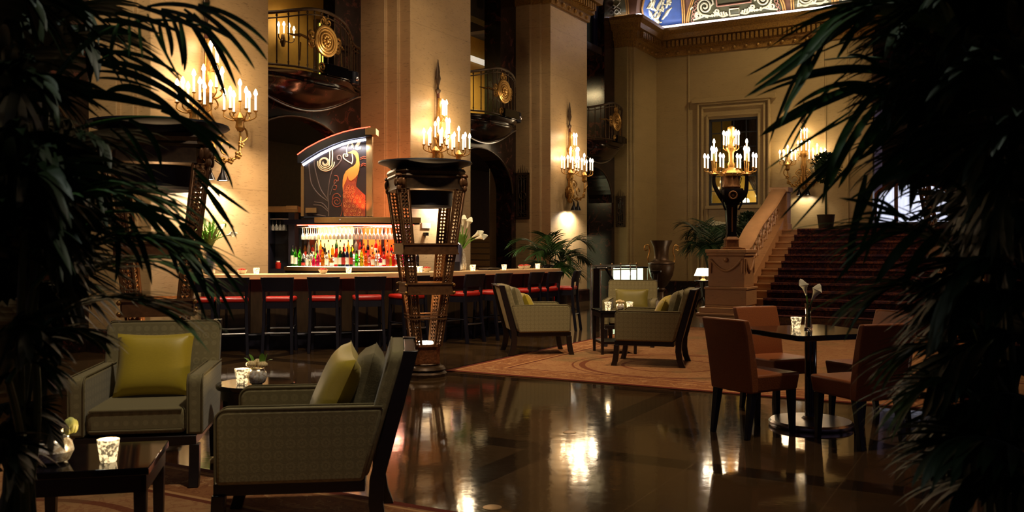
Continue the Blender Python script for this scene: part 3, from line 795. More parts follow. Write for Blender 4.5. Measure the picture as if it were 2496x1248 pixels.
def make_dining():
    t = thing('dining_chair', 'x', 'chair', group='tan leather chairs around the pedestal table')
    MB().hexa([(-.21,-.235,.33),(.21,-.235,.33),(.20,.21,.33),(-.20,.21,.33)], [(-.225,-.25,.46),(.225,-.25,.46),(.21,.21,.46),(-.21,.21,.46)]).build('seat', M['leather'], t, bevel=.02, seg=3)
    rows = []
    for z, y0, th in ((.33,.155,.075),(.46,.165,.08),(.6,.19,.075),(.75,.225,.065),(.86,.262,.055)):
        w_ = .208+.012*(z-.33)/.5
        rows.append([(-w_,y0,z),(0,y0+.012,z),(w_,y0,z),(w_,y0+th,z),(0,y0+th+.016,z),(-w_,y0+th,z)])
    MB().loft(rows).build('backrest', M['leather'], t, bevel=.012, seg=3, angle=50)
    for sx in (-1,1):
        for fy in (-1,1):
            x, y = sx*.175, (-.20 if fy < 0 else .19); y2 = y-.015 if fy < 0 else y+.05
            MB().hexa([(x-.017,y2-.017,0),(x+.017,y2-.017,0),(x+.017,y2+.017,0),(x-.017,y2+.017,0)], [(x-.027,y-.027,.335),(x+.027,y-.027,.335),(x+.027,y+.027,.335),(x-.027,y+.027,.335)]).build('leg', M['navy'], t, bevel=.003)
    return t
DC = make_dining()
U_ = Vector((.943,.332)); V_ = Vector((-.332,.943))
def dpos(a, b): p = T0+U_*a+V_*b; return p.x, p.y
x, y = dpos(-.56, .0); place(DC, 1.80, 6.72, face(.86,.50), 'tan leather chair in front, left of the pedestal table, its back turned to us')
x, y = dpos(-.06, -.60); place(DC, x, y, face(-.332,.943), 'tan leather chair right of the pedestal table, partly behind the palm fronds')
x, y = dpos(.15, .64); place(DC, x, y, face(.40,-.92), 'tan leather chair behind the pedestal table, facing us with the back showing')
x, y = dpos(.60, .06); place(DC, x, y, face(-.943,-.332), 'tan leather chair on the far right side of the pedestal table, mostly hidden by palm')
x, y = dpos(-.04, .10); votive(2.235, 7.10, .74, 'lit crackled candle glass on the black pedestal table', 1.0)
bv = thing('bud_vase', 'slim clear bud vase with two calla lilies on the black pedestal table', 'vase', (2.305, 7.02, .74))
MB().lathe([(.030,0),(.032,.01),(.026,.06),(.022,.13),(.028,.20),(.025,.20),(.019,.13),(.022,.06),(.026,.015),(.001,.012)], 20, cap=False).build('vase_body', M['glass'], bv)
def calla(t, base, mid, tip, s, openx):
    pts = bez(base, mid, tip, 10)
    MB().tube(pts, .006*s, 8).build('stem', M['bright_leaf'], t)
    d = (Vector(tip)-Vector(mid)).normalized(); q = d.to_track_quat('Z','Y').to_matrix().to_4x4()
    mb = MB(Matrix.Translation(tip) @ q @ Matrix.Rotation(openx,4,'Z')); rings = []
    for z, r in ((-.02,.006),(.0,.009),(.02,.013),(.04,.020),(.055,.030),(.062,.036)):
        ring = []
        for i in range(16):
            a = 2*PI*i/16; k = max(0, math.cos(a)); zz = z+(k**3)*.045*max(0,(z+.0)/.06); ring.append((r*math.cos(a)*(1+.5*k*max(0,z/.06)), r*math.sin(a), zz))
        rings.append(ring)
    mb.loft([[tuple(Vector(p)*s) for p in r] for r in rings], cap=False).build('calla_bloom', M['white_petal'], t, solid=.002)
calla(bv, (.0,0,.02), (.0,0,.2), (-.02,.0,.285), 1.0, PI)
calla(bv, (.005,0,.02), (.0,0,.17), (.035,-.01,.245), 1.1, 0)

# ------------------------------------------------------------------ rugs
def rug_mat(name, ox, oy, W, L):
    g = G(name); X, Y, Z = g.xyz()
    dx = g.math('MINIMUM', X, g.math('SUBTRACT', W, X)); dy = g.math('MINIMUM', Y, g.math('SUBTRACT', L, Y))
    e = g.math('MINIMUM', dx, dy)
    n = g.noise(2.6, 5, .6, None, 1.2); n2 = g.noise(9, 4, .6, None, .8); n3 = g.noise(240, 2)
    base = g.mix(n, rgb(140,98,62), rgb(172,130,88))
    mot = g.step(g.math('ABSOLUTE', g.math('SUBTRACT', n2, .5)), .0, .05)
    base = g.mix(g.math('MULTIPLY', g.math('SUBTRACT', 1, mot), .55), base, rgb(118,66,42))
    # medallion rings
    def ringset(cx, cy, radii):
        d = g.math('SQRT', g.math('ADD', g.math('POWER', g.math('SUBTRACT', X, cx), 2), g.math('POWER', g.math('SUBTRACT', Y, cy), 2)))
        out = None
        for r, w_ in radii:
            b = g.math('LESS_THAN', g.math('ABSOLUTE', g.math('SUBTRACT', d, r)), w_)
            out = b if out is None else g.math('MAXIMUM', out, b)
        return out, d
    r1, d1_ = ringset(2.05, 1.6, [(1.02,.035),(1.13,.012),(.55,.02)])
    r2, d2_ = ringset(W*.62, L*.62, [(2.1,.05),(1.95,.015),(.9,.03)])
    m_ = g.math('MAXIMUM', r1, r2)
    base = g.mix(g.math('MULTIPLY', m_, .8), base, rgb(96,40,26))
    grn = g.step(g.noise(1.3, 2, .5, g.map(g.obj, (1,1,1), (0,0,0), (3,7,1))), .58, .66)
    base = g.mix(g.math('MULTIPLY', grn, .45), base, rgb(104,98,64))
    # border: cartouche band, guard lines
    bandm = g.math('MULTIPLY', g.step(e, .06, .08), g.math('SUBTRACT', 1, g.step(e, .46, .48)))
    wv = g.math('ABSOLUTE', g.math('SINE', g.math('ADD', g.math('MULTIPLY', g.math('ADD', X, Y), 7.0), g.math('MULTIPLY', n2, 5.0))))
    wv2 = g.math('LESS_THAN', g.math('ABSOLUTE', g.math('SUBTRACT', g.math('SUBTRACT', e, .27), g.math('MULTIPLY', g.math('SUBTRACT', wv, .6), .2))), .025)
    bcol = g.mix(n2, rgb(118,72,42), rgb(156,108,66)); bcol = g.mix(g.math('MULTIPLY', wv2, .5), bcol, rgb(190,150,104)); bcol = g.mix(g.math('MULTIPLY', g.math('SUBTRACT', 1, mot), .6), bcol, rgb(96,46,30))
    base = g.mix(bandm, base, bcol)
    for a, b_, c in ((0,.06,rgb(92,34,24)),(.46,.49,rgb(176,132,86)),(.49,.53,rgb(96,46,30)),(.08,.10,rgb(176,132,86))):
        k = g.math('MULTIPLY', g.math('GREATER_THAN', e, a), g.math('LESS_THAN', e, b_)); base = g.mix(k, base, c)
    g.set('Base Color', g.mix(g.math('MULTIPLY', n3, .3), base, rgb(90,56,34))); g.set('Roughness', .95); g.set('Specular IOR Level', .1); g.bump(n3, .3, .004)
    return g.m
def rug(label, corner, W, L, name):   # corner = near left corner, x towards the right (hall), y away
    M_ = Matrix.Translation((corner[0], corner[1], 0)) @ Matrix.Rotation(math.radians(60.7-90), 4, 'Z')
    o = MB().box(0, W, 0, L, 0, .012).build('rug', rug_mat(name, 0, 0, W, L), smooth=False, bevel=.004); o.matrix_world = M_
    tag(o, label, 'rug'); return o
rug('large tan and russet patterned rug under the far armchairs', (-.74, 10.02), 9.5, 6.6, 'rug_medallion')
rug('patterned rug at the lower left under the near armchairs', (-6.9, 3.22), 5.5, 4.5, 'rug_border')
for px, py, lb in ((1200,1237,'brass floor plate near the bottom edge, beside the near rug'), (1388,1054,'dull metal ring plate set in the floor before the big rug')):  # the second disc draws a reflection in the polished floor
    d = F*EYE/(py-HY); o = MB().lathe([(.05,0),(.05,.002),(.035,.003),(.001,.003)], 28).build('floor_plate', M['brass']); o.location = (gx(px,d), d, .0); tag(o, lb, 'floor outlet')
# ------------------------------------------------------------------ the bar
BARP = crom([(-4.08,11.86),(-3.5,12.0),(-3.0,12.10),(-2.3,12.28),(-1.6,12.72),(-.89,13.34),(-.31,13.98),(.3,14.72),(.84,15.42)], 6)
def offset_path(pts, o):   # positive o: away from the viewer
    out = []
    for i in range(len(pts)):
        a = pts[max(0,i-1)]; b = pts[min(len(pts)-1,i+1)]; d = (Vector(b)-Vector(a)); d = Vector((d.x,d.y)).normalized()
        out.append((pts[i][0]-d.y*o, pts[i][1]+d.x*o))
    return out
BP2 = [(p[0], p[1]) for p in BARP]
def ribbon(mb, o0, o1, z0, z1, pts=BP2):
    a, b_ = offset_path(pts, o0), offset_path(pts, o1)
    return mb.loft([[(p[0],p[1],z0),(q[0],q[1],z0),(q[0],q[1],z1),(p[0],p[1],z1)] for p, q in zip(a, b_)])
bar = thing('bar_counter', 'long curved bar counter with honey coloured top behind the row of red stools', 'bar', (0,0,0))
ribbon(MB(), 0, .48, .945, 1.015).build('countertop', M['counter'], bar, bevel=.006)
ribbon(MB(), .14, .44, .22, .945).build('front_panel', M['barfront'], bar, angle=25)
ribbon(MB(), .22, .42, .0, .22).build('plinth', M['navy'], bar)
sm = MB(); fp = offset_path(BP2, .13)
for i in range(0, len(fp)-1, 3): p = fp[i]; sm.box(p[0]-.012,p[0]+.012,p[1]-.012,p[1]+.012,.22,.945)
sm.build('panel_joint', M['espresso'], bar, smooth=False)
rp = [(p[0],p[1],.20) for p in offset_path(BP2, .07)]
MB().tube(rp, .022, 8).build('foot_rail', mat('dull_steel_rail', rgb(50,50,56), .35, 1.0), bar)
e = offset_path(BP2[-3:], .08)[-1]; e2 = offset_path(BP2[-3:], .44)[-1]
MB().hexa([(e[0]-.02,e[1],.05),(e[0]+.05,e[1]+.06,.05),(e2[0]+.05,e2[1]+.06,.05),(e2[0]-.02,e2[1],.05)], [(e[0]-.02,e[1],.94),(e[0]+.05,e[1]+.06,.94),(e2[0]+.05,e2[1]+.06,.94),(e2[0]-.02,e2[1],.94)]).build('end_panel', M['red'], bar, smooth=False)
# ---- stools
def make_stool():
    t = thing('bar_stool', 'x', 'stool', group='bar stools along the counter')
    MB().box(-.20,.20,-.20,.20,.665,.73).build('seat', M['red'], t, bevel=.025, seg=3)
    MB().box(-.19,.19,-.18,.19,.585,.665).build('seat_apron', M['navy'], t, smooth=False)
    for sx in (-1,1):
        MB().hexa([(sx*.185-.019,-.20-.019,0),(sx*.185+.019,-.20-.019,0),(sx*.185+.019,-.20+.019,0),(sx*.185-.019,-.20+.019,0)], [(sx*.17-.02,-.165-.02,.665),(sx*.17+.02,-.165-.02,.665),(sx*.17+.02,-.165+.02,.665),(sx*.17-.02,-.165+.02,.665)]).build('leg', M['navy'], t, bevel=.003)
        MB().loft([[(sx*x-.02,y-.02,z),(sx*x+.02,y-.02,z),(sx*x+.02,y+.022,z),(sx*x-.02,y+.022,z)] for x, y, z in ((.185,.25,0),(.175,.20,.4),(.17,.185,.68),(.175,.20,.85),(.19,.235,.97))]).build('back_post', M['navy'], t, bevel=.003)
    rows = []
    for z, y0 in ((.805,.18),(.90,.20),(.99,.228)):
        w_ = .20+.012*(z-.805)/.2
        rows.append([(w_*k/4, y0+.03*(1-(k/4)**2), z) for k in range(-4,5)] + [(w_*k/4, y0+.03*(1-(k/4)**2)+.03, z) for k in range(4,-5,-1)])
    MB().loft(rows).build('backrest', M['navy'], t, angle=50, bevel=.004)
    MB().tube([(-.18,-.19,.30),(.18,-.19,.30)], .011, 8).build('foot_bar', M['chrome'], t)
    MB().tube([(-.18,.215,.27),(.18,.215,.27)], .011, 8).build('foot_bar', M['chrome'], t)
    for sx in (-1,1): MB().tube([(sx*.18,-.19,.34),(sx*.18,.21,.34)], .009, 8).build('side_bar', M['navy'], t)
    return t
ST = make_stool()
def bar_near(x, y):
    k = min(range(1,len(BP2)-1), key=lambda i: (BP2[i][0]-x)**2+(BP2[i][1]-y)**2)
    d = Vector(BP2[k+1])-Vector(BP2[k-1]); d.normalize(); return -d.y, d.x
# (px of the back, depth, label, extra turn)
for px, d, lb, tw in [(484,12.55,'red bar stool farthest left, lost among the palm leaf tips',.0),(570,12.15,'red bar stool behind the palm tips, left of the three squarely seen stools',.06),
    (680,11.84,'red bar stool first of the three seen squarely from behind, nearest the palm',-.1),(783,11.86,'red bar stool in the middle of the three seen squarely from behind',-.15),(887,12.0,'red bar stool just left of the central tall lantern',-.25),
    (985,12.45,'red bar stool partly hidden behind the central tall lantern',0),(1132,13.15,'red bar stool first to the right of the central tall lantern',.12),(1203,13.75,'red bar stool second to the right of the central lantern, above the armchair back',.12),
    (1276,14.45,'red bar stool third to the right of the central lantern, partly behind the armchair',.15),(1322,15.05,'red bar stool second from the right end of the counter',.1),(1368,15.6,'red bar stool at the far right end of the counter below the potted palm',.35)]:
    q = offset_path(BP2, -.25); kk = min(range(len(q)), key=lambda i: abs(CX+F*q[i][0]/q[i][1]-px)); x, y = q[kk]; nx, ny = bar_near(x, y); place(ST, x, y, face(nx, ny)+tw, lb)
# ---- things on the counter
CT = 1.015
VB = make_votive(.034, .044, .085, 'votive_bar', 'x', 'candle glasses on the bar')
def oncounter(px, o):   # point on the counter seen in column px, o metres behind the front edge
    q = offset_path(BP2, o); k = min(range(len(q)), key=lambda i: abs(CX+F*q[i][0]/q[i][1]-px)); return q[k]
for px, o, lb in [(627,.14,'lit candle glass on the bar at the pillar edge, left of the bottles'),(857,.16,'lit candle glass on the bar in front of the dark wine bottles'),(1030,.16,'lit candle glass on the bar seen through the central lantern frame'),
    (1144,.14,'lit candle glass on the bar just right of the central lantern'),(1161,.40,'lit candle glass on the bar in front of the calla lily vase, farther back'),(1232,.16,'lit candle glass on the bar left of the two snack bowls'),(1311,.18,'lit candle glass on the bar right of the two snack bowls')]:
    x, y = oncounter(px, o); votive(x, y, CT, lb, 1.0, VB)
def bowl(px, o, lb, fill=True, white=True):
    x, y = oncounter(px, o); t = thing('snack_bowl', lb, 'bowl', (x,y,CT), group='snack bowls on the bar')
    MB().lathe([(.03,0),(.05,.02),(.068,.055),(.064,.055),(.046,.024),(.001,.012)], 24, cap=False).build('bowl_body', M['white_glaze'], t)
    if fill:
        f = MB()
        for k in range(16): a = k*2.4; r_ = .052*math.sqrt(k/16); f.ball((r_*math.cos(a), r_*math.sin(a), .048+.018*(1-k/16)), .015, 6, 5)
        s = f.build('snacks', mat('red_snacks', rgb(190,52,22), .5, var=.3, scale=30), t); s['kind'] = 'stuff'
bowl(583,.14,'small snack bowl at the left of the bar against the pillar'); bowl(795,.2,'pale snack bowl on the bar between the first and second squarely seen stools'); bowl(1269,.18,'bowl of red snacks, left one of two on the bar'); bowl(1288,.3,'bowl of red snacks, right one of two on the bar'); bowl(1043,.2,'snack bowl on the bar glimpsed through the central lantern')
x, y = oncounter(1190, .2); mn = thing('menu_stack', 'stack of dark menus lying on the bar right of the candles', 'menus', (x,y,CT), .9)
for k in range(3): MB().box(-.15+.01*k,.15+.01*k,-.10,.10,.012*k,.012*k+.01).build('menu', M['espresso'] if k < 2 else mat('menu_paper', rgb(90,80,60), .6), mn, smooth=False)
x, y = oncounter(1330, .3); tr_ = thing('folded_napkins', 'dark folded napkins at the right end of the bar', 'napkins', (x,y,CT), .9)
for k in range(3): MB().box(-.09+.03*k,.09+.02*k,-.07,.07,.02*k,.02*k+.018).build('napkin', M['blackgloss'], tr_, bevel=.006)
# flower vases on the bar
def bar_vase(px, d, zz, lb, big):
    t = thing('flower_vase', lb, 'vase', (gx(px,d), d, zz))
    MB().lathe([(.05,0),(.075,.02),(.085,.10),(.07,.20),(.06,.27),(.078,.34),(.072,.34),(.054,.27),(.064,.2)], 28).build('vase_body', M['chrome'] if big else M['mercury'], t)
    return t
v1 = bar_vase(510, 12.02, CT, 'silver vase of green foliage on the bar in front of the left pillar', True)
lf = MB(); r2 = random.Random(3)
for k in range(34):
    a = r2.random()*6.28; s_l = .2+.25*r2.random(); el = .6+.8*r2.random()
    tip = (math.cos(a)*s_l*math.cos(el)*1.0, math.sin(a)*s_l*math.cos(el), .33+s_l*math.sin(el)*1.2); leafblade(lf, (0,0,.3), tip, .018)
    for j in range(4): q = .4+.15*j; p = Vector((0,0,.3)).lerp(Vector(tip), q); leafblade(lf, p, p+Vector((r2.uniform(-.06,.06), r2.uniform(-.06,.06), .06)), .012)
lf.build('foliage', M['bright_leaf'], v1)
for k in range(3): calla(v1, (0,0,.3), (.05*k-.04,.0,.45), (.26-.14*k,-.05,.52+.06*k), 1.1, 0)
x, y = oncounter(1124, .42)
v2 = bar_vase(1124, y, CT, 'silver vase of white calla lilies on the bar right of the central lantern', False)
for k, (dx_, dz) in enumerate(((.25,.50),(.20,.53),(.10,.68),(.03,.71),(-.02,.62),(-.12,.55))): calla(v2, (0,0,.25), (dx_*.3,.02*k-.05,.45), (dx_,.03*k-.08,dz), 1.5, 0)
lf = MB()
for k in range(22): a = k*2.4; leafblade(lf, (0,0,.3), (.13*math.cos(a), .13*math.sin(a), .5+.14*r2.random()), .022)
lf.build('foliage', M['bright_leaf'], v2)
x, y = oncounter(1108, .34); u_ = thing('coffee_urn', 'tall polished steel urn on the bar beside the calla lilies', 'urn', (x, y, CT))
MB().lathe([(.07,0),(.09,.02),(.085,.18),(.09,.34),(.08,.40),(.05,.43),(.001,.43)], 28).build('urn_body', M['chrome'], u_)
MB().lathe([(.012,.43),(.022,.455),(.001,.475)], 12).build('knob', M['chrome'], u_); MB().box(-.05,.05,-.12,.02,0,.14).build('tap_base', M['navy'], u_, smooth=False)
x, y = offset_path(BP2, 1.15)[30]

# ------------------------------------------------------------------ back bar
BB = crom([(-3.66,14.62),(-3.15,14.38),(-2.6,14.28),(-2.05,14.32),(-1.5,14.52)], 8)
BB2 = [(p[0],p[1]) for p in BB]
bb = thing('back_bar', 'lit back bar cabinet under a curved canopy with shelves of bottles', 'bar cabinet')
def rib2(o0, o1, z0, z1, pts=None): return ribbon(MB(), o0, o1, z0, z1, pts or BB2)
rib2(-.02, .55, .0, 1.0).build('cabinet_base', M['navy'], bb)
rib2(-.05, .58, 1.0, 1.06).build('cabinet_top', M['brass'], bb)
rib2(.34, .52, 1.06, 1.19).build('riser_shelf', M['barfront'], bb)
rib2(-.06, .6, 1.74, 1.765).build('canopy_soffit', M['navy'], bb)
k0 = 9
rib2(-.14, .6, 1.765, 1.85, BB2[k0:]).build('canopy', M['brass'], bb, bevel=.004)
rib2(-.06, .6, 1.765, 1.82, BB2[:k0+1]).build('canopy_low', M['navy'], bb)
# lit glass back panels: amber on the left, orange red on the right, dark divider between
for a, b_, m_, st_s in ((3,15,rgb(255,184,84),2.0),(18,24,rgb(255,76,14),1.4),(26,29,rgb(255,70,12),.9)):
    rib2(.535, .55, 1.1, 1.74, BB2[a:b_+1]).build('lit_panel', glow('lit_panel_%d' % a, m_, st_s), bb)
rib2(.55, .57, 1.06, 1.74).build('cabinet_back', mat('red_brown_back', rgb(110,40,22), .4), bb)
for i in (0, 3, 16, 18, 25, 31):
    p = offset_path(BB2, .5)[i]; MB().box(p[0]-.025,p[0]+.025,p[1]-.03,p[1]+.03,1.06,1.74).build('divider', M['espresso'], bb, smooth=False)
for o, m_, nm in ((.02,'led_red','red_led_strip'),(.30,'led_white','led_strip')):
    q = offset_path(BB2, o)[3:-1]; MB().tube([(p[0],p[1],1.732) for p in q], .010, 6).build(nm, M[m_], bb)
q = offset_path(BB2, .30)[2:-1]; MB().tube([(p[0],p[1],1.16) for p in q], .006, 6).build('led_strip', M['led_white'], bb)
for o in (.12, .2, .28): q = offset_path(BB2, o)[2:-1]; MB().tube([(p[0],p[1],1.70) for p in q], .006, 6).build('glass_rail', M['chrome'], bb)
for px, d in ((829,14.1),(911,14.15)): MB().ball((gx(px,d+.05), d+.03, 1.805), .012, 8, 6).build('canopy_stud', M['chrome'], bb)
rib2(.02, .30, 1.06, 1.068).build('lit_shelf', glow('lit_shelf_glow', rgb(255,236,200), 1.6), bb)
rib2(.34, .50, 1.19, 1.196).build('lit_shelf', glow('lit_shelf_glow_rear', rgb(255,226,180), 1.4), bb)
# bottles
def bottle_mesh(kind):
    P = {'wine': [(.036,0),(.038,.01),(.038,.19),(.030,.215),(.014,.245),(.0135,.30),(.015,.302),(.015,.31),(.001,.31)],
         'spirit': [(.040,0),(.043,.01),(.043,.15),(.036,.175),(.016,.20),(.015,.25),(.001,.25)],
         'square': [(.038,0),(.040,.008),(.040,.15),(.030,.17),(.014,.185),(.013,.225),(.001,.225)],
         'short': [(.045,0),(.055,.02),(.055,.08),(.035,.12),(.016,.145),(.016,.18),(.001,.18)],
         'tall': [(.032,0),(.034,.01),(.034,.23),(.022,.26),(.012,.28),(.012,.33),(.001,.33)]}[kind]
    return P
BCOL = {'green':(rgb(70,190,40),.9),'dark green':(rgb(20,66,26),.5),'clear':(rgb(240,240,228),.9),'amber':(rgb(200,110,24),.8),'pink':(rgb(220,30,90),.7),'black':(rgb(16,14,18),.0),'red':(rgb(200,28,20),.6),'yellow':(rgb(200,190,40),.8),'blue':(rgb(26,30,70),.4),'orange':(rgb(240,110,30),.7)}
BM = {}
for k, (c_, tr_2) in BCOL.items(): BM[k] = mat('bottle_'+k.replace(' ','_'), c_, .08, var=.05, trans=tr_2)
LAB = {'white': mat('paper_label', rgb(232,224,204), .6, var=.05), 'red': mat('red_paper_label', rgb(170,40,30), .6), 'gold': mat('gold_paper_label', rgb(190,150,70), .5)}
BPROTO = {}
def bottle(kind, col, lab, x, y, z, label, group, s=1.0):
    key = (kind, col, lab)
    if key not in BPROTO:
        t = thing('bottle', label, 'bottle', (x,y,z), group=group); P = bottle_mesh(kind)
        MB().lathe(P, 16).build('bottle_glass', BM[col], t)
        zt = P[-1][1]; MB().lathe([(.0165,zt-.03),(.0165,zt+.006),(.001,zt+.006)], 12).build('cap', M['espresso'] if col in ('clear','green','pink') else LAB['gold'] if lab == 'gold' else M['navy'], t)
        if lab:
            r_ = P[2][0]+.0008; MB().lathe([(r_,P[2][1]*.18),(r_,P[2][1]*.75)], 20, cap=False).build('paper_label', LAB[lab], t)
        BPROTO[key] = t
    else: t = dup(BPROTO[key], (x,y,z), rnd.random()*6, label, group)
    k_ = {'short':.54,'spirit':.68,'square':.72,'wine':.76,'tall':.84}[kind]*s; t.scale = (k_, k_, s); t.location.z += .0015; t.location.y += rnd.uniform(-.012,.012)
    return t
ORD = ['first','second','third','fourth','fifth','sixth','seventh','eighth','ninth','tenth','eleventh','twelfth','thirteenth','fourteenth','fifteenth','sixteenth','seventeenth','eighteenth','nineteenth','twentieth','twenty-first','twenty-second','twenty-third','twenty-fourth','twenty-fifth','twenty-sixth','twenty-seventh','twenty-eighth','twenty-ninth','thirtieth','thirty-first','thirty-second','thirty-third','thirty-fourth']
def along(pts, px):   # point of a path in column px
    for a, b_ in zip(pts[:-1], pts[1:]):
        pa, pb = CX+F*a[0]/a[1], CX+F*b_[0]/b_[1]
        if pa <= px <= pb: t = (px-pa)/(pb-pa); return (a[0]+(b_[0]-a[0])*t, a[1]+(b_[1]-a[1])*t)
    return pts[-1]
front = [('tall','dark green','white',713),('spirit','black',None,706),('wine','green','white',720),('wine','green',None,731),('short','black','red',739),('square','clear','white',749),('spirit','clear',None,757),('short','pink',None,765),('spirit','pink',None,775),('wine','amber',None,786),('square','clear','white',796),('short','amber','white',808),('wine','red','white',819),('wine','dark green','white',829),('wine','black','red',837),('wine','blue','white',846),('wine','dark green','red',856),('spirit','green',None,869),('wine','yellow',None,881),('spirit','orange',None,892),('short','clear','red',900),('square','orange','white',909),('spirit','clear',None,918),('short','pink','white',927),('square','red','white',936),('spirit','orange','red',945),('short','yellow',None,951),('square','red',None,958),('spirit','clear','red',966),('short','clear','white',974),('spirit','pink',None,983)]
fr_ = offset_path(BB2, .09); bk_ = offset_path(BB2, .43); md_ = offset_path(BB2, .24)
for i, (kd, cl, lb, px) in enumerate(front):
    x, y = along(fr_, px)
    bottle(kd, cl, lb, x, y, 1.068, '%s glass bottle, %s from the left in the front row of the back bar' % (cl, ORD[i]), 'bottles in the front row')
cols2 = ['yellow','clear','amber','clear','red','clear','amber','black','clear','amber','dark green','clear','red','amber']
for i in range(28):
    px = 724+i*9.6; x, y = along(bk_, px); kd = ('tall','wine','spirit','wine','square')[i % 5]; cl = cols2[i % 14] if i < 16 else ('red','orange','black','clear')[i % 4]
    bottle(kd, cl, ('white',None,'red',None)[i % 4], x, y, 1.196, '%s glass bottle, %s from the left on the back bar rear shelf' % (cl, ORD[i]), 'bottles on the rear shelf', .95)
for i in range(24):
    px = 740+i*10.2; x, y = along(md_, px); kd = ('spirit','short','square')[i % 3]; cl = ('clear','amber','clear','green','red')[i % 5] if px < 880 else ('red','orange','clear','pink')[i % 4]
    bottle(kd, cl, (None,'white','gold')[i % 3], x, y, 1.068, '%s glass bottle, %s from the left in the middle row of the back bar' % (cl, ORD[i]), 'bottles in the middle row')
# stemware hanging upside down under the canopy
GL = None
for r_i, (o, n, p0, dpx) in enumerate(((.12, 26, 738, 9.6), (.28, 24, 742, 10.0))):
    q = offset_path(BB2, o)
    for i in range(n):
        x, y = along(q, p0+i*dpx)
        lb = 'stemmed glass hanging upside down, %s from the left in the %s row under the canopy' % (ORD[i], ('front','rear')[r_i])
        if GL is None:
            GL = thing('hanging_glass', lb, 'glass', (x,y,1.686), group='stemmed glasses under the canopy')
            MB().lathe([(.027,.006),(.027,.003),(.006,-.002),(.0045,-.075),(.018,-.10),(.029,-.14),(.026,-.185),(.0245,-.185),(.027,-.14),(.018,-.10),(.001,-.085)], 16, cap=False).build('glass_body', mat('sparkling_glass', rgb(250,246,236), .03, var=.03, trans=.75), GL)
        else: dup(GL, (x,y,1.686), 0, lb)
# peacock panel on top of the canopy
pd = 14.62
pk = thing('peacock_panel', 'arched etched panel with a golden peacock and scrolls above the back bar', 'sign')
def PX(px, py, o=0.0): return (gx(px,pd), pd+o, gz(py,pd))
topc = [(740,396),(760,383),(785,368),(810,356),(835,346),(860,339),(893,334)]
panel = [(742,531),(893,531)] + [(p[0], p[1]) for p in reversed(topc)]
def flat(mb, poly, o0, o1):
    n = len(poly); a = [PX(x, y, o0) for x, y in poly]; b_ = [PX(x, y, o1) for x, y in poly]
    return mb.add(a+b_, [tuple(range(n)), tuple(range(2*n-1, n-1, -1))] + [(i, n+i, n+(i+1) % n, (i+1) % n) for i in range(n)])
gp = G('etched_dark_glass'); n_ = gp.noise(3, 4); gp.set('Base Color', gp.mix(n_, rgb(26,16,14), rgb(44,26,20))); gp.set('Roughness', .35)
flat(MB(), panel, .0, .05).build('glass_panel', gp.m, pk, smooth=False)
hd = [(730,391),(741,397)] 
hdr = [(730,380),(752,364),(782,348),(812,335),(842,325),(872,318),(906,313)]
lo_ = [(906,334),(872,339),(842,345),(812,356),(782,370),(752,388),(738,399),(730,399)]
flat(MB(), hdr+lo_, -.14, .12).build('arched_header', M['navy'], pk, smooth=False)
edge = MB().tube([PX(x,y-1,-.145) for x, y in hdr], .008, 6); edge.build('red_edge_strip', M['led_red'], pk)
for a, b_, m_, w_ in ((735,742,'brass',.0),(894,908,'brass',.0)):
    flat(MB(), [(a,531),(b_,531),(b_,330 if a > 800 else 392),(a,330 if a > 800 else 392)], -.05, .08).build('side_post', M[m_], pk, smooth=False)
flat(MB(), [(894,331),(920,331),(920,316),(903,313),(894,316)], -.16, .14).build('header_cap', M['brass'], pk, smooth=False)
for a, b_, y0, y1 in ((748,774,507,519),(701,728,502,511)): flat(MB(), [(a,y1),(b_,y1),(b_,y0),(a,y0)], -.10, -.02).build('brass_bracket', M['brass'], pk, smooth=False)
MB().tube([PX(x,y+7,-.05) for x, y in topc], .020, 6).build('led_strip', M['led_white'], pk)
wm = mat('etched_ivory', rgb(214,190,140), .5, var=.08); gm2 = mat('peacock_gold', rgb(206,128,44), .45, var=.08); rm_ = mat('etched_russet', rgb(150,66,34), .5, var=.1); bm2 = mat('etched_grey_brown', rgb(92,72,60), .5, var=.1)
def etch(lines, m_, r_, nm):
    mb = MB()
    for ln in lines: mb.tube([PX(p.x,p.y,-.006) for p in (crom([(x, y, 0) for x, y in ln], 5) if len(ln) < 20 else [Vector((x, y, 0)) for x, y in ln])], r_, 6)
    mb.build(nm, m_, pk)
def Z(x, y): return (720+x/5.424, 310+y/5.424)   # picture detail coordinates
def spz(cx, cy, r0, r1, turns, a0, n=44): return [Z(*p) for p in spiral((cx,cy), r0, r1, turns, a0, n)]
etch([[Z(490,300),Z(492,380),Z(485,470)]+spz(390,470,100,22,1.6,0.0)[1:], [Z(455,300),Z(455,400)]+spz(388,465,78,20,1.5,0)[3:], spz(395,470,120,100,.55,-.1)], wm, .010, 'ivory_scroll')
etch([[Z(685,360),Z(680,290),Z(705,225),Z(745,215),Z(765,250),Z(745,275),Z(735,250)], [Z(690,360),Z(640,360),Z(640,410),Z(690,450),Z(740,480)], [Z(690,360),Z(690,385),Z(655,380)], [Z(745,490),Z(760,430),Z(750,350)]], wm, .009, 'crest_scroll')
etch([[Z(440,1180),Z(440,1000),Z(430,900),Z(450,720),Z(490,570),Z(570,490),Z(610,420),Z(590,375),Z(555,390),Z(560,430),Z(585,430)], [Z(460,900),Z(500,780),Z(560,700)], [Z(430,960),Z(340,830),Z(290,680),Z(255,520),Z(250,420)], [Z(430,980),Z(300,880),Z(210,740),Z(185,560),Z(180,470)], [Z(440,1100),Z(360,1010),Z(250,990)], [Z(440,1120),Z(340,1040),Z(240,1030)], [Z(400,1180),Z(320,1165),Z(230,1160)], [Z(410,1195),Z(320,1190),Z(230,1190)]], bm2, .010, 'branch_scroll')
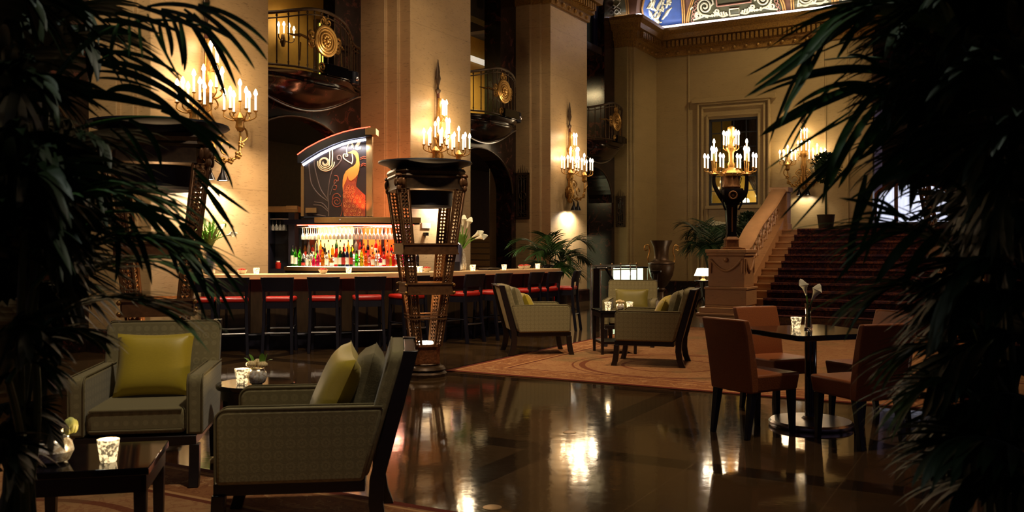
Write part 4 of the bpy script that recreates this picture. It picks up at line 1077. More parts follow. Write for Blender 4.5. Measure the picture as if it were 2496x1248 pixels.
etch([spz(548,985,75,14,1.9,.4), [Z(600,920),Z(560,880),Z(505,900),Z(490,980)], [Z(515,640),Z(560,650),Z(565,710),Z(520,700),Z(515,760),Z(545,780),Z(530,830),Z(500,820)], [Z(820,640),Z(800,780),Z(860,900),Z(930,980)], [Z(800,660),Z(790,760),Z(830,880),Z(930,1010)], [Z(860,410),Z(900,390),Z(935,395)], [Z(860,430),Z(900,410),Z(935,420)], [Z(865,500),Z(900,480),Z(935,490)], [Z(865,520),Z(900,500),Z(935,515)], [Z(600,1180),Z(620,1100),Z(610,1000)]], rm_, .007, 'russet_scroll')
body = [Z(*p) for p in [(698,338),(745,315),(770,305),(805,315),(832,350),(845,420),(850,500),(845,570),(825,630),(790,675),(740,710),(710,700),(690,640),(680,690),(640,780),(632,860),(625,780),(628,700),(640,640),(670,580),(720,540),(770,515),(800,480),(808,430),(795,380),(770,355),(745,350)]]
flat(MB(), body, -.012, .002).build('peacock_body', gm2, pk, smooth=False)
crest = MB()
for pts in ([(785,290),(800,230),(830,190),(870,185),(850,230),(800,285)], [(790,290),(830,260),(875,255),(870,290),(820,305)], [(775,290),(740,260),(740,230),(765,250)]): flat(crest, [Z(*p) for p in pts], -.010, .002)
crest.build('peacock_crest', wm, pk, smooth=False)
tl_ = MB(); eyes = MB(); r3 = random.Random(5)
tail = [Z(*p) for p in [(690,640),(720,700),(790,680),(800,780),(880,860),(925,900),(925,1185),(640,1185),(625,1000),(632,860),(640,760)]]
flat(tl_, tail, -.004, .002); tl_.build('peacock_tail', mat('tail_russet', rgb(150,58,24), .5, var=.2), pk, smooth=False)
for j in range(7):
    for i in range(5):
        x = 660+i*58+(j % 2)*26-(6-j)*4; y = 790+j*62
        if x > 905 or (x > 800 and y < 880) or x < 640: continue
        x += r3.uniform(-9,9); y += r3.uniform(-9,9); sc3 = r3.uniform(.7,1.15); tl3 = r3.uniform(-.5,.5)
        eyes.tube([PX(*Z(x+sc3*(16*math.cos(q3)*(1+.35*math.sin(q3))*math.cos(tl3)-30*math.sin(q3)*math.sin(tl3)), y+sc3*(16*math.cos(q3)*math.sin(tl3)+30*math.sin(q3)*math.cos(tl3))), -.008) for q3 in [2*PI*k/12 for k in range(12)]], .005, 5, closed=True)
        eyes.ball(PX(*Z(x, y+8), -.004), (.010*sc3,.004,.016*sc3), 8, 6)
eyes.build('tail_feather_eyes', mat('tail_gold', rgb(196,112,58), .5, var=.1), pk)
MB().box(gx(735,pd),gx(908,pd),pd-.05,pd+.10,1.845,1.875).build('panel_base', M['navy'], pk, smooth=False)
# side glass cabinet at the left of the back bar
gcab = thing('glass_cabinet', 'dark tall glass cabinet with hanging glasses left of the bottles', 'cabinet', (gx(680,14.9), 14.9, 0))
MB().box(-.25,.25,-.02,.35,0,1.02).build('cabinet_base', M['navy'], gcab, smooth=False)
MB().box(-.25,.30,.33,.35,1.02,2.0).build('cabinet_back', M['slate'], gcab, smooth=False)
for x0 in (-.25, .16): MB().box(x0,x0+.10,-.02,.33,1.02,1.98).build('cabinet_post', M['navy'], gcab, smooth=False)
MB().box(-.27,.32,-.04,.36,1.95,2.05).build('cabinet_cornice', M['brass'], gcab, bevel=.005); MB().box(-.15,.16,0,.33,1.42,1.435).build('glass_shelf', M['glass'], gcab, smooth=False)
for i in range(4):
    for j in range(2): dup(GL, (gx(663+9*i,14.95), 15.0+.12*j, 1.84+.0), 0, 'stemmed glass in the dark cabinet left of the bottles, %s from left, %s' % (ORD[i], ('in front','behind')[j]), 'glasses in the dark cabinet')
MB().box(-.15,.16,0,.33,1.835,1.85).build('glass_rail', M['chrome'], gcab, smooth=False)
lj = thing('red_lidded_jar', 'small red and white jar in the dark cabinet left of the bottles', 'jar', (gx(676,14.9)+.0, 14.95, 1.02)); MB().lathe([(.04,0),(.045,.01),(.045,.09),(.03,.11),(.001,.11)], 18).build('jar_body', M['red'], lj); MB().lathe([(.032,.11),(.034,.13),(.001,.13)], 14).build('lid', M['white_glaze'], lj)
# ------------------------------------------------------------------ tall openwork lanterns
def perforated(mb, quad, n, cols=2):   # bottom-left, bottom-right, top-right, top-left; strip with diamond holes
    a, b_, c, d = [Vector(q) for q in quad]
    def pt(u, v): return (a.lerp(b_, u)).lerp(d.lerp(c, u), v)
    m = .16
    for u0, u1 in ((0, m), (1-m, 1)):
        mb.add([pt(u0,0),pt(u1,0),pt(u1,1),pt(u0,1)], [(0,1,2,3)])
    for k in range(n):
        for j in range(cols):
            u0, u1 = m+(1-2*m)*j/cols, m+(1-2*m)*(j+1)/cols; off = (.5 if j % 2 else 0)
            v0, v1 = k/n, (k+1)/n
            cu, cv = (u0+u1)/2, (v0+v1)/2; du, dv_ = (u1-u0)*.36, (v1-v0)*.36
            vs = [pt(u0,v0),pt(u1,v0),pt(u1,v1),pt(u0,v1),pt(cu,cv-dv_),pt(cu+du,cv),pt(cu,cv+dv_),pt(cu-du,cv)]
            mb.add(vs, [(0,1,4),(1,5,4),(1,2,5),(2,6,5),(2,3,6),(3,7,6),(3,0,7),(0,4,7)])
def make_lantern():
    t = thing('torchere_lantern', 'x', 'lantern', group='openwork bronze torcheres')
    MB().lathe([(.225,0),(.23,.03),(.20,.055),(.215,.075),(.20,.10),(.155,.115),(.16,.13),(.15,.14),(.001,.14)], 36, wob=.02, lobes=18).build('base_ring', M['bronze'], t)
    MB().sqlathe([(.135,.13),(.14,.15),(.135,.17),(.14,.31),(.155,.32),(.15,.345),(.001,.345)], ch=.35).build('base_drum', mat('copper_drum', rgb(120,70,36), .5, .5, var=.4, scale=40, bump=.6), t)
    MB().lathe([(.085,.345),(.08,.365),(.001,.366)], 24).build('uplight_lens', M['lampface'], t)
    def hw(z): return .14+.20*(z-.30)/1.6
    for sx in (-1,1):
        for sy in (-1,1):
            lm = MB(); z0, z1 = .33, 1.98
            h0, h1 = hw(z0), hw(z1); w0, w1 = .075, .105
            perforated(lm, [(sx*h0,sy*h0,z0),(sx*(h0-w0),sy*h0,z0),(sx*(h1-w1),sy*h1,z1),(sx*h1,sy*h1,z1)], 44)
            perforated(lm, [(sx*h0,sy*h0,z0),(sx*h0,sy*(h0-w0),z0),(sx*h1,sy*(h1-w1),z1),(sx*h1,sy*h1,z1)], 44)
            for ax, ay in ((0,0),(w0,0),(0,w0)):
                bx_ = w1 if ax else 0; by_ = w1 if ay else 0
                lm.tube([(sx*(h0-ax),sy*(h0-ay),z0),(sx*(h1-bx_),sy*(h1-by_),z1)], .008, 6)
            lm.build('openwork_leg', M['copper'], t, solid=.006)
            cb = MB(); h = hw(2.05)
            cb.ball((sx*(h-.02),sy*(h-.02),2.06), (.042,.042,.06), 10, 8); cb.ball((sx*(h-.0),sy*(h-.0),2.05), (.018,.018,.022), 8, 6); cb.ball((sx*(h-.01),sy*(h-.01),1.99), (.026,.026,.035), 8, 6); cb.ball((sx*(h-.01),sy*(h-.01),2.12), (.04,.04,.022), 8, 6); [cb.ball((sx*(h-.02)+q*sy*.035,sy*(h-.02)-q*sx*.035,2.05), (.02,.02,.045), 8, 6) for q in (-1,1)]
            cb.build('corner_mask', M['copper'], t)
    for z, hgt, ex in ((1.36,.10,.012),(.94,.11,.03),(.62,.018,.008),(.655,.012,.008)):
        h = hw(z)+ex*.5; rm2 = MB()
        for sgn in (-1,1):
            rm2.box(-h,h,sgn*h-.012,sgn*h+.012,z-hgt/2,z+hgt/2); rm2.box(sgn*h-.012,sgn*h+.012,-h,h,z-hgt/2,z+hgt/2)
            if hgt > .05:
                for zz in (z-hgt/2, z+hgt/2): rm2.box(-h-.015,h+.015,sgn*h-.022,sgn*h+.022,zz-.008,zz+.008); rm2.box(sgn*h-.022,sgn*h+.022,-h-.015,h+.015,zz-.008,zz+.008)
        rm2.build('cross_band', M['copper'], t, smooth=False)
        if ex > .02:
            for sx in (-1,1):
                for sy in (-1,1):
                    for zz in (z-.04, z+.04): MB().ball((sx*(h+.02),sy*(h+.02),zz), .018, 8, 6).build('corner_knob', M['gold'], t)
    MB().sqlathe([(.345,1.97),(.36,1.985),(.355,2.0),(.355,2.10),(.37,2.12),(.36,2.14),(.375,2.17),(.36,2.2),(.30,2.2)], ch=.25).build('capital_band', M['bronze'], t)
    MB().lathe([(.27,1.80),(.285,1.82),(.29,2.0)], 32).build('lamp_drum', M['slate'], t)
    MB().lathe([(.36,2.19),(.375,2.215),(.41,2.24),(.49,2.265),(.505,2.275),(.50,2.29),(.001,2.292)], 56).build('top_dish', M['slate'], t)
    return t
LN = make_lantern()
place(LN, gx(1037,9.70), 9.70, .30, 'tall tapered openwork lantern standing in the middle in front of the bar')
place(LN, gx(388,6.74), 6.74, .32, 'tall tapered openwork lantern at left behind the palm and armchair')
place(LN, gx(2405,6.9), 6.9, .30, 'tall tapered openwork lantern at far right hidden in the palm')
def spot(name, loc, target, power, angle, col=(1,.75,.45), blend=.6, r=.04):
    l = bpy.data.lights.new(name, 'SPOT'); l.energy = power; l.color = col; l.spot_size = math.radians(angle); l.spot_blend = blend; l.shadow_soft_size = r
    o = bpy.data.objects.new(name, l); COL.objects.link(o); o.location = loc; o.rotation_euler = (Vector(target)-Vector(loc)).to_track_quat('-Z','Y').to_euler(); return o
def area(name, loc, target, power, sx, sy, col=(1,.8,.55), spread=None):
    l = bpy.data.lights.new(name, 'AREA'); l.energy = power; l.color = col; l.shape = 'RECTANGLE'; l.size = sx; l.size_y = sy
    if spread: l.spread = math.radians(spread)
    o = bpy.data.objects.new(name, l); COL.objects.link(o); o.location = loc; o.rotation_euler = (Vector(target)-Vector(loc)).to_track_quat('-Z','Y').to_euler(); return o
# ------------------------------------------------------------------ candle sconces
def add_candle(par, x, y, z, h=.20, m='flame', cupm='gold'):
    c = MB().lathe([(.016,z),(.016,z+h)], 10).build('candle', M['candle'], par); c.location = (x,y,0)
    f = MB().lathe([(.010,z+h),(.028,z+h+.03),(.024,z+h+.06),(.007,z+h+.10),(.001,z+h+.105)], 10).build('candle_bulb', M[m], c)
    return c
def candle_copy(first, par, x, y, dz=0):
    c = first.copy(); COL.objects.link(c); c.parent = par; c.location = (x,y,dz)
    for ch in first.children:
        k = ch.copy(); COL.objects.link(k); k.parent = c
    return c
def make_sconce():   # wall plane y = 0, hall side -y
    t = thing('candle_sconce', 'x', 'wall light', group='gilt candle sconces')
    MB().tube([(0,-.06,2.75),(0,-.06,4.35)], .032, 10).build('rod', mat('oxblood_rod', rgb(70,34,24), .4), t)
    fi = MB().lathe([(.03,4.28),(.07,4.33),(.075,4.36),(.03,4.38),(.025,4.44),(.05,4.50),(.075,4.58),(.05,4.66),(.055,4.70),(.03,4.82),(.012,4.92),(.001,4.95)], 14, (0,-.06,0), sq=.6); fi.build('spear_finial', M['bronze'], t)
    bd = MB().lathe([(.03,2.45),(.07,2.52),(.05,2.6),(.10,2.72),(.06,2.84),(.05,3.0),(.085,3.1),(.05,3.2),(.06,3.36),(.10,3.46),(.06,3.56),(.05,3.68),(.075,3.78),(.04,3.86),(.035,4.2)], 16, (0,-.08,0), wob=.12, lobes=8); bd.build('gilt_stem', M['gold'], t)
    MB().lathe([(.13,0),(.15,.02),(.10,.05),(.05,.06)], 20, wob=.08, lobes=10).build('wall_boss', M['gold'], t)
    bo = t.children[-1]; bo.rotation_euler = (PI/2,0,0); bo.location = (0,0,2.72)
    arms = {-1: MB(), 1: MB(), 0: MB(), 2: MB()}
    for sx in (-1,1):
        arm = arms[sx]
        cx, cy = sx*.40, -.27
        arm.tube(crom([(sx*.03,-.06,2.72),(sx*.16,-.14,2.56),(sx*.36,-.25,2.62),(cx,cy,2.85),(cx-.0,cy,3.05)], 6), [.022-.006*i/24 for i in range(25)], 8)
        arm.tube([(sx*.22+.09*math.cos(a)*sx, -.18, 2.74+.09*math.sin(a)) for a in [i*.45 for i in range(12)]], .014, 6)
        arm.tube(crom([(cx-.02,cy,2.8),(sx*.50,-.3,2.9),(sx*.47,-.3,3.02),(sx*.42,-.28,2.98)], 5), .013, 6)
        arm.tube(crom([(0,-.08,2.98),(sx*.12,-.12,3.02),(sx*.20,-.16,2.92),(sx*.14,-.14,2.84)], 5), .014, 6)
        arm.tube(crom([(0,-.08,3.3),(sx*.10,-.10,3.4),(sx*.15,-.12,3.32),(sx*.10,-.11,3.26)], 5), .012, 6)
        arm.lathe([(.03,2.98),(.06,3.03),(.05,3.10),(.075,3.16),(.045,3.2),(.02,3.24)], 14, (cx,cy,0), wob=.1, lobes=7)
        for k in range(6):
            a = 2*PI*k/6+.16; ex, ey = cx+.21*math.cos(a), cy+.21*math.sin(a)
            arm.tube(crom([(cx+.02*math.cos(a),cy+.02*math.sin(a),3.16),(cx+.10*math.cos(a),cy+.10*math.sin(a),3.13),(ex,ey,3.18),(ex,ey,3.26)], 5), .010, 6)
            arm.lathe([(.012,3.245),(.03,3.262),(.034,3.27),(.015,3.275)], 10, (ex,ey,0))
        arm.tube([(cx,cy,3.2),(cx,cy,3.40)], .012, 6); arm.lathe([(.012,3.385),(.03,3.40),(.015,3.41)], 10, (cx,cy,0))
    arm = arms[0]
    UP = [(-.14,-.16),(-.02,-.27),(.10,-.25),(.17,-.16)]
    for ex, ey in UP: arm.tube(crom([(0,-.08,3.44),(ex*.6,ey*.7,3.40),(ex,ey,3.46),(ex,ey,3.52)], 5), .010, 6); arm.lathe([(.012,3.505),(.03,3.522),(.015,3.53)], 10, (ex,ey,0))
    arm = arms[2]
    TP = [(-.05,-.20),(.05,-.22),(.10,-.14)]
    for ex, ey in TP: arm.tube(crom([(0,-.08,3.78),(ex*.6,ey*.7,3.76),(ex,ey,3.80),(ex,ey,3.86)], 5), .009, 6); arm.lathe([(.012,3.845),(.028,3.862),(.015,3.87)], 10, (ex,ey,0))
    for sx in (-1,1):
        arm = arms[sx]
        for ax, ay, az, r_ in ((.10,-.11,2.62,.045),(.19,-.16,2.56,.05),(.28,-.21,2.565,.042),(.37,-.26,2.65,.05),(.41,-.27,2.80,.045),(.06,-.10,2.82,.05),(.12,-.12,2.92,.04)):
            for k in range(5):
                a = k*1.257; arm.ball((sx*ax+r_*.7*math.cos(a), ay-.01, az+r_*.7*math.sin(a)), (r_*.55,r_*.5,r_*.55), 7, 5)
    for k in (-1,1): arms[k].build('scroll_arm', M['gold'], t)
    arms[0].build('middle_branches', M['gold'], t); arms[2].build('top_branches', M['gold'], t)
    first = None
    for sx in (-1,1):
        cx, cy = sx*.40, -.27
        for k in range(6):
            a = 2*PI*k/6+.16; ex, ey = cx+.21*math.cos(a), cy+.21*math.sin(a)
            if first is None: first = add_candle(t, ex, ey, 3.27)
            else: candle_copy(first, t, ex, ey)
        candle_copy(first, t, cx, cy, .135)
    for ex, ey in UP: candle_copy(first, t, ex, ey, .255)
    for ex, ey in TP: candle_copy(first, t, ex, ey, .595)
    for ex in (-.10, .14):
        p = MB().lathe([(.085,2.28),(.075,2.30),(.03,2.40),(.02,2.46),(.008,2.50)], 18, (ex,-.22,0), cap=False); p.tube([(ex,-.22,2.48),(ex*.5,-.14,2.56)], .008, 6)
        p = p.build('pendant_shade', M['blackbronze'], t); MB().lathe([(.001,2.288),(.075,2.288)], 18, (ex,-.22,0), cap=False).build('pendant_lens', M['lampface'], p)
    return t
SCN = make_sconce()
def sconce(u, wv, rz, dz, label, pw=12.5, dn=40):
    p = H(u, wv); o = SCN if not SCN.get('placed') else dup(SCN, (0,0,0))
    SCN['placed'] = 1
    o.location = (p.x, p.y, dz); o.rotation_euler = (0,0,rz); o['label'] = label
    Rm = Matrix.Rotation(rz, 4, 'Z')
    for lx, ly, lz, k in ((-.40,-.50,3.66,.38),(.40,-.50,3.66,.38),(0,-.46,4.05,.24)):
        q = p + Rm @ Vector((lx,ly,lz+dz)); vlight('sconce_light', q, pw*k, (1,.76,.47), .10)
    if dn:
        for lx in (-.10,.14): q = p + Rm @ Vector((lx,-.24,2.27+dz)); spot('pendant_light', q, q+Rm @ Vector((0,.25,-1)), dn, 150, (1,.92,.78), .5, .05)
SIDE = HROT
sconce(-1.22, 0, SIDE, 0, 'gilt sconce with many lit candles on the left pillar behind the palm')
sconce(4.38, 0, SIDE, 0, 'gilt sconce with many lit candles above the central lantern')
sconce(10.14, 0, SIDE, 0, 'gilt sconce with many lit candles on the pillar above the potted palm')
sconce(16.4, -4.39, HROT-PI/2, .55, 'gilt candle sconce on the back wall right of the dark window', 13, 6)
# ------------------------------------------------------------------ staircase with balustrade
st = thing('grand_staircase', 'stone staircase rising to the right with newel pedestal and scrolled balustrade', 'staircase', (0,0,0))
NS, U0, TR, RI, WL, WR = 12, 8.65, .33, .15, -4.55, -10.5
sb = MB(HALL)
prof = [(U0, 0)]
for k in range(NS): prof += [(U0+TR*k-.0, RI*k+.0), (U0+TR*k, RI*(k+1)-.04), (U0+TR*k-.035, RI*(k+1)-.03), (U0+TR*k-.035, RI*(k+1))]
prof = [(U0,0)]
for k in range(NS): prof += [(U0+TR*k, RI*(k+1)-.035), (U0+TR*k-.03, RI*(k+1)-.025), (U0+TR*k-.03, RI*(k+1)), (U0+TR*(k+1), RI*(k+1))]
prof.append((U0+TR*NS, 0))
n = len(prof)
vs = [(u, WL, z) for u, z in prof] + [(u, WR, z) for u, z in prof]
sb.add(vs, [(i, i+1, n+i+1, n+i) for i in range(n-1)] + [tuple(range(n-1,-1,-1)), tuple(range(n, 2*n))])
sb.build('steps', M['stairstone'], st, smooth=False)
nw = MB(HALL)
def hbox(u, w, r, z0, z1, r2=None): nw.box(u-r, u+r, w-(r2 or r), w+(r2 or r), z0, z1)
NU, NW = 8.5, -4.52
nw.box(NU-.62, NU+.4, NW-.40, NW+.55, 0, .05); nw.box(NU-.58,NU+.4,NW-.42,NW+.50,.05,.16); nw.box(NU-.46,NU+.4,NW-.40,NW+.42,.16,.20)
hbox(NU,NW,.42,.20,.52,.42); hbox(NU,NW,.44,.52,.57,.44); hbox(NU,NW,.37,.57,1.20,.37); hbox(NU,NW,.40,1.20,1.26,.40); hbox(NU,NW,.42,1.26,1.33,.42)
nw.build('newel_pedestal', M['stairstone'], st, smooth=False, bevel=.012)
gr = MB(HALL)
for fc in ('u','w'):
    pts = [(i/14-.5)*.62 for i in range(15)]
    gp_ = [(q, 1.12-.22*math.cos(q/.62*PI)) for q in pts]
    if fc == 'u': gr.tube([(NU-.385, NW+q, z) for q, z in gp_], .028, 8); [gr.tube([(NU-.38,NW+q,1.14),(NU-.39,NW+q,.85)], [.03,.012], 8) for q in (-.31,.31)]; gr.ball((NU-.38,NW,1.12),.05,8,6)
    else: gr.tube([(NU+q, NW-.385, z) for q, z in gp_], .028, 8); [gr.tube([(NU+q,NW-.38,1.14),(NU+q,NW-.39,.85)], [.03,.012], 8) for q in (-.31,.31)]
gr.build('festoon', M['stairstone'], st)
# handrail: level off the pedestal, then climbing, ending in the upper newel
RW = -4.56
rail = crom([(NU+.35,RW,1.26),(NU+.62,RW,1.30),(NU+.95,RW,1.42),(10.2,RW,1.80),(11.6,RW,2.30),(12.42,RW,2.66),(12.75,RW,2.74)], 6)
def railring(p): return [(p.x-.0,p.y-.17,p.z),(p.x,p.y+.17,p.z),(p.x,p.y+.19,p.z+.05),(p.x,p.y+.15,p.z+.10),(p.x,p.y-.15,p.z+.10),(p.x,p.y-.19,p.z+.05)]
rm3 = MB(HALL); rm3.loft([railring(p) for p in rail]); rm3.build('handrail', mat('pale_handrail', rgb(196,154,110), .4, var=.1, scale=4), st, angle=50)
un = MB(HALL); un.box(12.55,12.95,RW-.2,RW+.2,1.75,2.72).box(12.5,13.0,RW-.24,RW+.24,2.72,2.84).box(12.52,12.98,RW-.22,RW+.22,1.75,1.95); un.build('upper_newel', M['stairstone'], st, smooth=False, bevel=.01)
cb = MB(HALL); cb.loft([[(u,RW-.14,max(0,RI+(u-U0)*RI/TR-.1)),(u,RW+.14,max(0,RI+(u-U0)*RI/TR-.1)),(u,RW+.14,RI+(u-U0)*RI/TR+.16),(u,RW-.14,RI+(u-U0)*RI/TR+.16)] for u in [8.85+i*.2 for i in range(20)]]); cb.build('curb', M['stairstone'], st, smooth=False)
ls = MB(HALL).loft([[(u,WL+.02,0),(u,WL+.16,0),(u,WL+.16,RI+(u-U0)*RI/TR+.02),(u,WL+.02,RI+(u-U0)*RI/TR+.02)] for u in (8.87,12.6)]); ls.build('side_wall', M['stairstone'], st, smooth=False)
sc_ = MB(HALL)
for i in range(9):
    u = 9.1+i*.40; zb = RI+(u-U0)*RI/TR+.17; zt = zb+.62
    sp = spiral((0,0), .16, .03, 1.6, 0, 26)
    for sg, zc in ((1,.19),(-1,.46)):
        sc_.tube([(u+sg*x*.95, RW, zb+zc+y*.95+x*.25*sg) for x, y in sp], .026, 6)
    sc_.tube([(u-.19,RW,zb-.06),(u-.05,RW,zb+.30),(u+.19,RW,zt+.08)], .024, 6)
sc_.build('scrolled_balustrade', M['stairstone'], st)
# carpet runner on the stairs
g = G('stair_carpet_pile'); n1 = g.noise(7, 4, .6, None, 1.0); n2 = g.noise(300, 2)
fx = g.step(g.math('ABSOLUTE', g.math('SUBTRACT', n1, .5)), .0, .06)
bs = g.mix(fx, rgb(104,58,36), rgb(44,24,36)); bs = g.mix(g.math('MULTIPLY', g.step(g.noise(5, 3, .5, g.map(g.obj,(1,1,1),(0,0,0),(4,2,7))), .55, .62), .6), bs, rgb(30,26,46)); g.set('Base Color', g.mix(g.math('MULTIPLY', n2, .3), bs, rgb(70,34,24))); g.set('Roughness', .95); g.set('Specular IOR Level', .1); g.bump(n2, .3, .004)
cr = MB(HALL); e_ = .014; path = [(U0-.45,.012),(U0-e_,.012)]
for k in range(NS): path += [(U0+TR*k-e_, RI*(k+1)-.045), (U0+TR*k-.03-e_, RI*(k+1)-.02), (U0+TR*k-.03, RI*(k+1)+e_), (U0+TR*(k+1)-e_, RI*(k+1)+e_)]
cr.loft([[(u,-5.06,z),(u,-9.95,z)] for u, z in path], cap=False, closed=False)
o = cr.build('stair_carpet', g.m, smooth=False, solid=.012); tag(o, 'dark patterned carpet runner covering the grand staircase', 'carpet')
# ------------------------------------------------------------------ candelabrum on the newel
np_ = H(NU, NW); cd = thing('bronze_candelabrum', 'tall dark bronze candelabrum with bright candles on the stair pedestal', 'candelabrum', (np_.x, np_.y, 1.333), -.06)
MB().sqlathe([(.19,0),(.19,.03),(.14,.05),(.13,.18),(.15,.20),(.12,.23),(.10,.26)], ch=.2).build('plinth', M['copper'], cd)
MB().sqlathe([(.10,.24),(.105,.30),(.09,.34),(.115,.90),(.13,.92)], ch=.15).build('shaft', M['blackbronze'], cd)
MB().box(-.012,.012,-.125,-.10,.36,.86).build('shaft_inlay', M['copper'], cd, smooth=False)
MB().sqlathe([(.13,.90),(.15,.95),(.20,1.04),(.225,1.18),(.21,1.24)], ch=.2).build('shoulder', M['blackbronze'], cd)
rg = MB().tube([(.075*math.cos(2*PI*k/20),-.222,1.10+.075*math.sin(2*PI*k/20)) for k in range(20)], .018, 8, closed=True); rg.ball((0,-.215,1.10), (.04,.015,.04), 10, 6); rg.build('wreath_medallion', M['copper'], cd)
MB().lathe([(.16,1.24),(.185,1.28),(.165,1.34),(.175,1.48),(.20,1.54),(.17,1.58),(.10,1.60)], 24, wob=.06, lobes=12).build('basket', M['copper'], cd)
MB().lathe([(.20,1.50),(.21,1.56),(.16,1.62),(.06,1.68),(.07,1.74),(.045,1.80),(.05,1.98),(.085,2.04),(.10,2.08),(.04,2.10),(.03,2.2)], 20, wob=.12, lobes=9).build('gilt_neck', M['gold'], cd)
MB().lathe([(.03,2.18),(.06,2.30),(.04,2.36),(.07,2.44),(.07,2.50),(.03,2.53)], 14, wob=.15, lobes=7).build('finial', M['gold'], cd)
first = None
for sx, cx in ((-1,-.36),(1,.30),):
    am = MB(); ga = MB()
    am.tube(crom([(sx*.16,-.05,.98),(sx*.27,-.08,1.14),(cx+sx*.0,-.08,1.34),(cx,-.08,1.52)], 6), [.05-.015*i/18 for i in range(19)], 10)
    am.tube(crom([(sx*.13,-.1,.80),(sx*.19,-.12,.95),(sx*.17,-.12,1.1),(sx*.22,-.1,1.2)], 5), .02, 8)
    ga.lathe([(.04,1.50),(.10,1.54),(.085,1.56),(.03,1.58),(.03,1.66)], 16, (cx,-.08,0))
    for k in range(6):
        a = 2*PI*k/6+.02; rr = .19 if k % 3 != 1 else .13; ex, ey = cx+rr*math.cos(a), -.08+rr*math.sin(a)
        hz = 1.66 if rr > .15 else 1.80
        ga.tube(crom([(cx,-.08,1.60),(cx+.1*math.cos(a),-.08+.1*math.sin(a),1.575),(ex,ey,hz-.06),(ex,ey,hz)], 5), .012, 6); ga.lathe([(.012,hz-.02),(.034,hz),(.015,hz+.01)], 10, (ex,ey,0))
        if first is None: first = add_candle(cd, ex, ey, hz, .20, 'flame_c'); z00 = hz
        else: candle_copy(first, cd, ex, ey, hz-z00)
    candle_copy(first, cd, cx, -.08, .30); ga.tube([(cx,-.08,1.6),(cx,-.08,1.96)], .012, 6); am.build('bronze_arm', M['blackbronze'], cd); ga.build('candle_branches', M['gold'], cd)
ga = MB()
for k in range(6):
    a = 2*PI*k/6; ex, ey = .15*math.cos(a), .15*math.sin(a); hz = 2.14
    ga.tube(crom([(0,0,2.04),(ex*.6,ey*.6,2.03),(ex,ey,2.07),(ex,ey,hz)], 5), .012, 6); candle_copy(first, cd, ex, ey, hz-z00)
ga.build('crown_branches', M['gold'], cd)
for lx, lz, pw in ((-.36,2.0,14),(.30,2.0,14),(0,2.45,10)): vlight('candelabrum_light', (np_.x+lx, np_.y-.3, 1.33+lz), pw, (1,.72,.40), .10)
# ------------------------------------------------------------------ urn, lamp, showcase, railing
ur = thing('bronze_urn', 'large bronze two-handled urn standing by the back wall left of the stairs', 'urn', (gx(1612,20.9), 20.9, 0))
MB().lathe([(.17,0),(.18,.06),(.12,.10),(.07,.18),(.06,.34),(.10,.40),(.07,.44),(.14,.50),(.26,.72),(.30,.92),(.29,.98),(.31,1.0),(.29,1.03),(.20,1.06),(.17,1.10),(.16,1.22),(.18,1.38),(.24,1.50),(.25,1.53),(.22,1.53),(.15,1.36)], 32).build('urn_body', M['bronze'], ur)
for sx in (-1,1): MB().tube(crom([(sx*.28,0,1.0),(sx*.31,0,1.12),(sx*.27,0,1.28),(sx*.30,0,1.42),(sx*.38,0,1.40),(sx*.38,0,1.31),(sx*.32,0,1.32)], 6), .018, 8).build('handle', M['gold'], ur)
pl = thing('plant_stand', 'small dark pedestal stand just in front of the bronze urn', 'stand', (gx(1598,19.2), 19.2, 0))
MB().lathe([(.15,0),(.14,.04),(.04,.08),(.035,.55),(.05,.80),(.09,.84)], 20).build('pedestal_column', M['bronze'], pl); MB().lathe([(.11,.84),(.12,.85),(.12,.88),(.001,.88)], 24).build('stand_top', M['espresso'], pl)
lt_ = thing('lamp_table', 'small dark tripod table carrying a lamp left of the stair pedestal', 'table', (gx(1716,20.2), 20.2, 0))
MB().lathe([(.20,.60),(.21,.61),(.21,.635),(.001,.635)], 28).build('tabletop', M['espresso'], lt_); MB().lathe([(.05,.18),(.03,.3),(.05,.42),(.03,.6)], 14).build('column', M['espresso'], lt_)
for k in range(3): a = 2*PI*k/3+.5; MB().tube(crom([(.03*math.cos(a),.03*math.sin(a),.25),(.14*math.cos(a),.14*math.sin(a),.16),(.20*math.cos(a),.20*math.sin(a),.02)], 5), .022, 8).build('leg', M['espresso'], lt_)
la = thing('table_lamp', 'table lamp with a small white shade left of the stair pedestal', 'lamp', (gx(1714,20.2), 20.2, .635))
MB().lathe([(.07,0),(.06,.02),(.02,.04),(.035,.09),(.02,.12)], 16).build('lamp_base', M['gold'], la); MB().lathe([(.20,.10),(.13,.27)], 28, cap=False).build('lamp_shade', mat('white_lampshade', rgb(240,236,220), .8, emit=rgb(255,240,210), es=1.6), la, solid=.004)
vlight('table_lamp_light', (gx(1714,20.2), 20.2, .8), 5, (1,.85,.6), .06)
sc2 = thing('lit_showcase', 'bright lit glass showcase behind the railing near the corner pillar', 'showcase', (gx(1535,21.5), 21.5, 0), .1)
MB().box(-.38,.38,-.2,.2,0,.50).build('showcase_base', M['navy'], sc2, smooth=False); MB().box(-.36,.36,.15,.18,.50,.88).build('lit_back', glow('lit_showcase', rgb(216,232,190), .8), sc2, smooth=False)
MB().box(-.38,.38,-.2,-.19,.50,.9).build('front_glass', M['glass'], sc2, smooth=False); MB().box(-.40,.40,-.22,.22,.88,.91).build('showcase_top', M['slate'], sc2, smooth=False)
vlight('showcase_light', (gx(1535,21.5), 21.45, .75), 3, (.92,1,.75), .05)
rl = thing('brass_railing', 'low metal railing with slim posts between the pillar and the lit showcase', 'railing')
ra = [P3(1441,0,20.0), P3(1470,0,20.3), P3(1513,0,20.9), P3(1552,0,21.2)]; ra = [Vector((p.x,p.y,.96)) for p in ra]
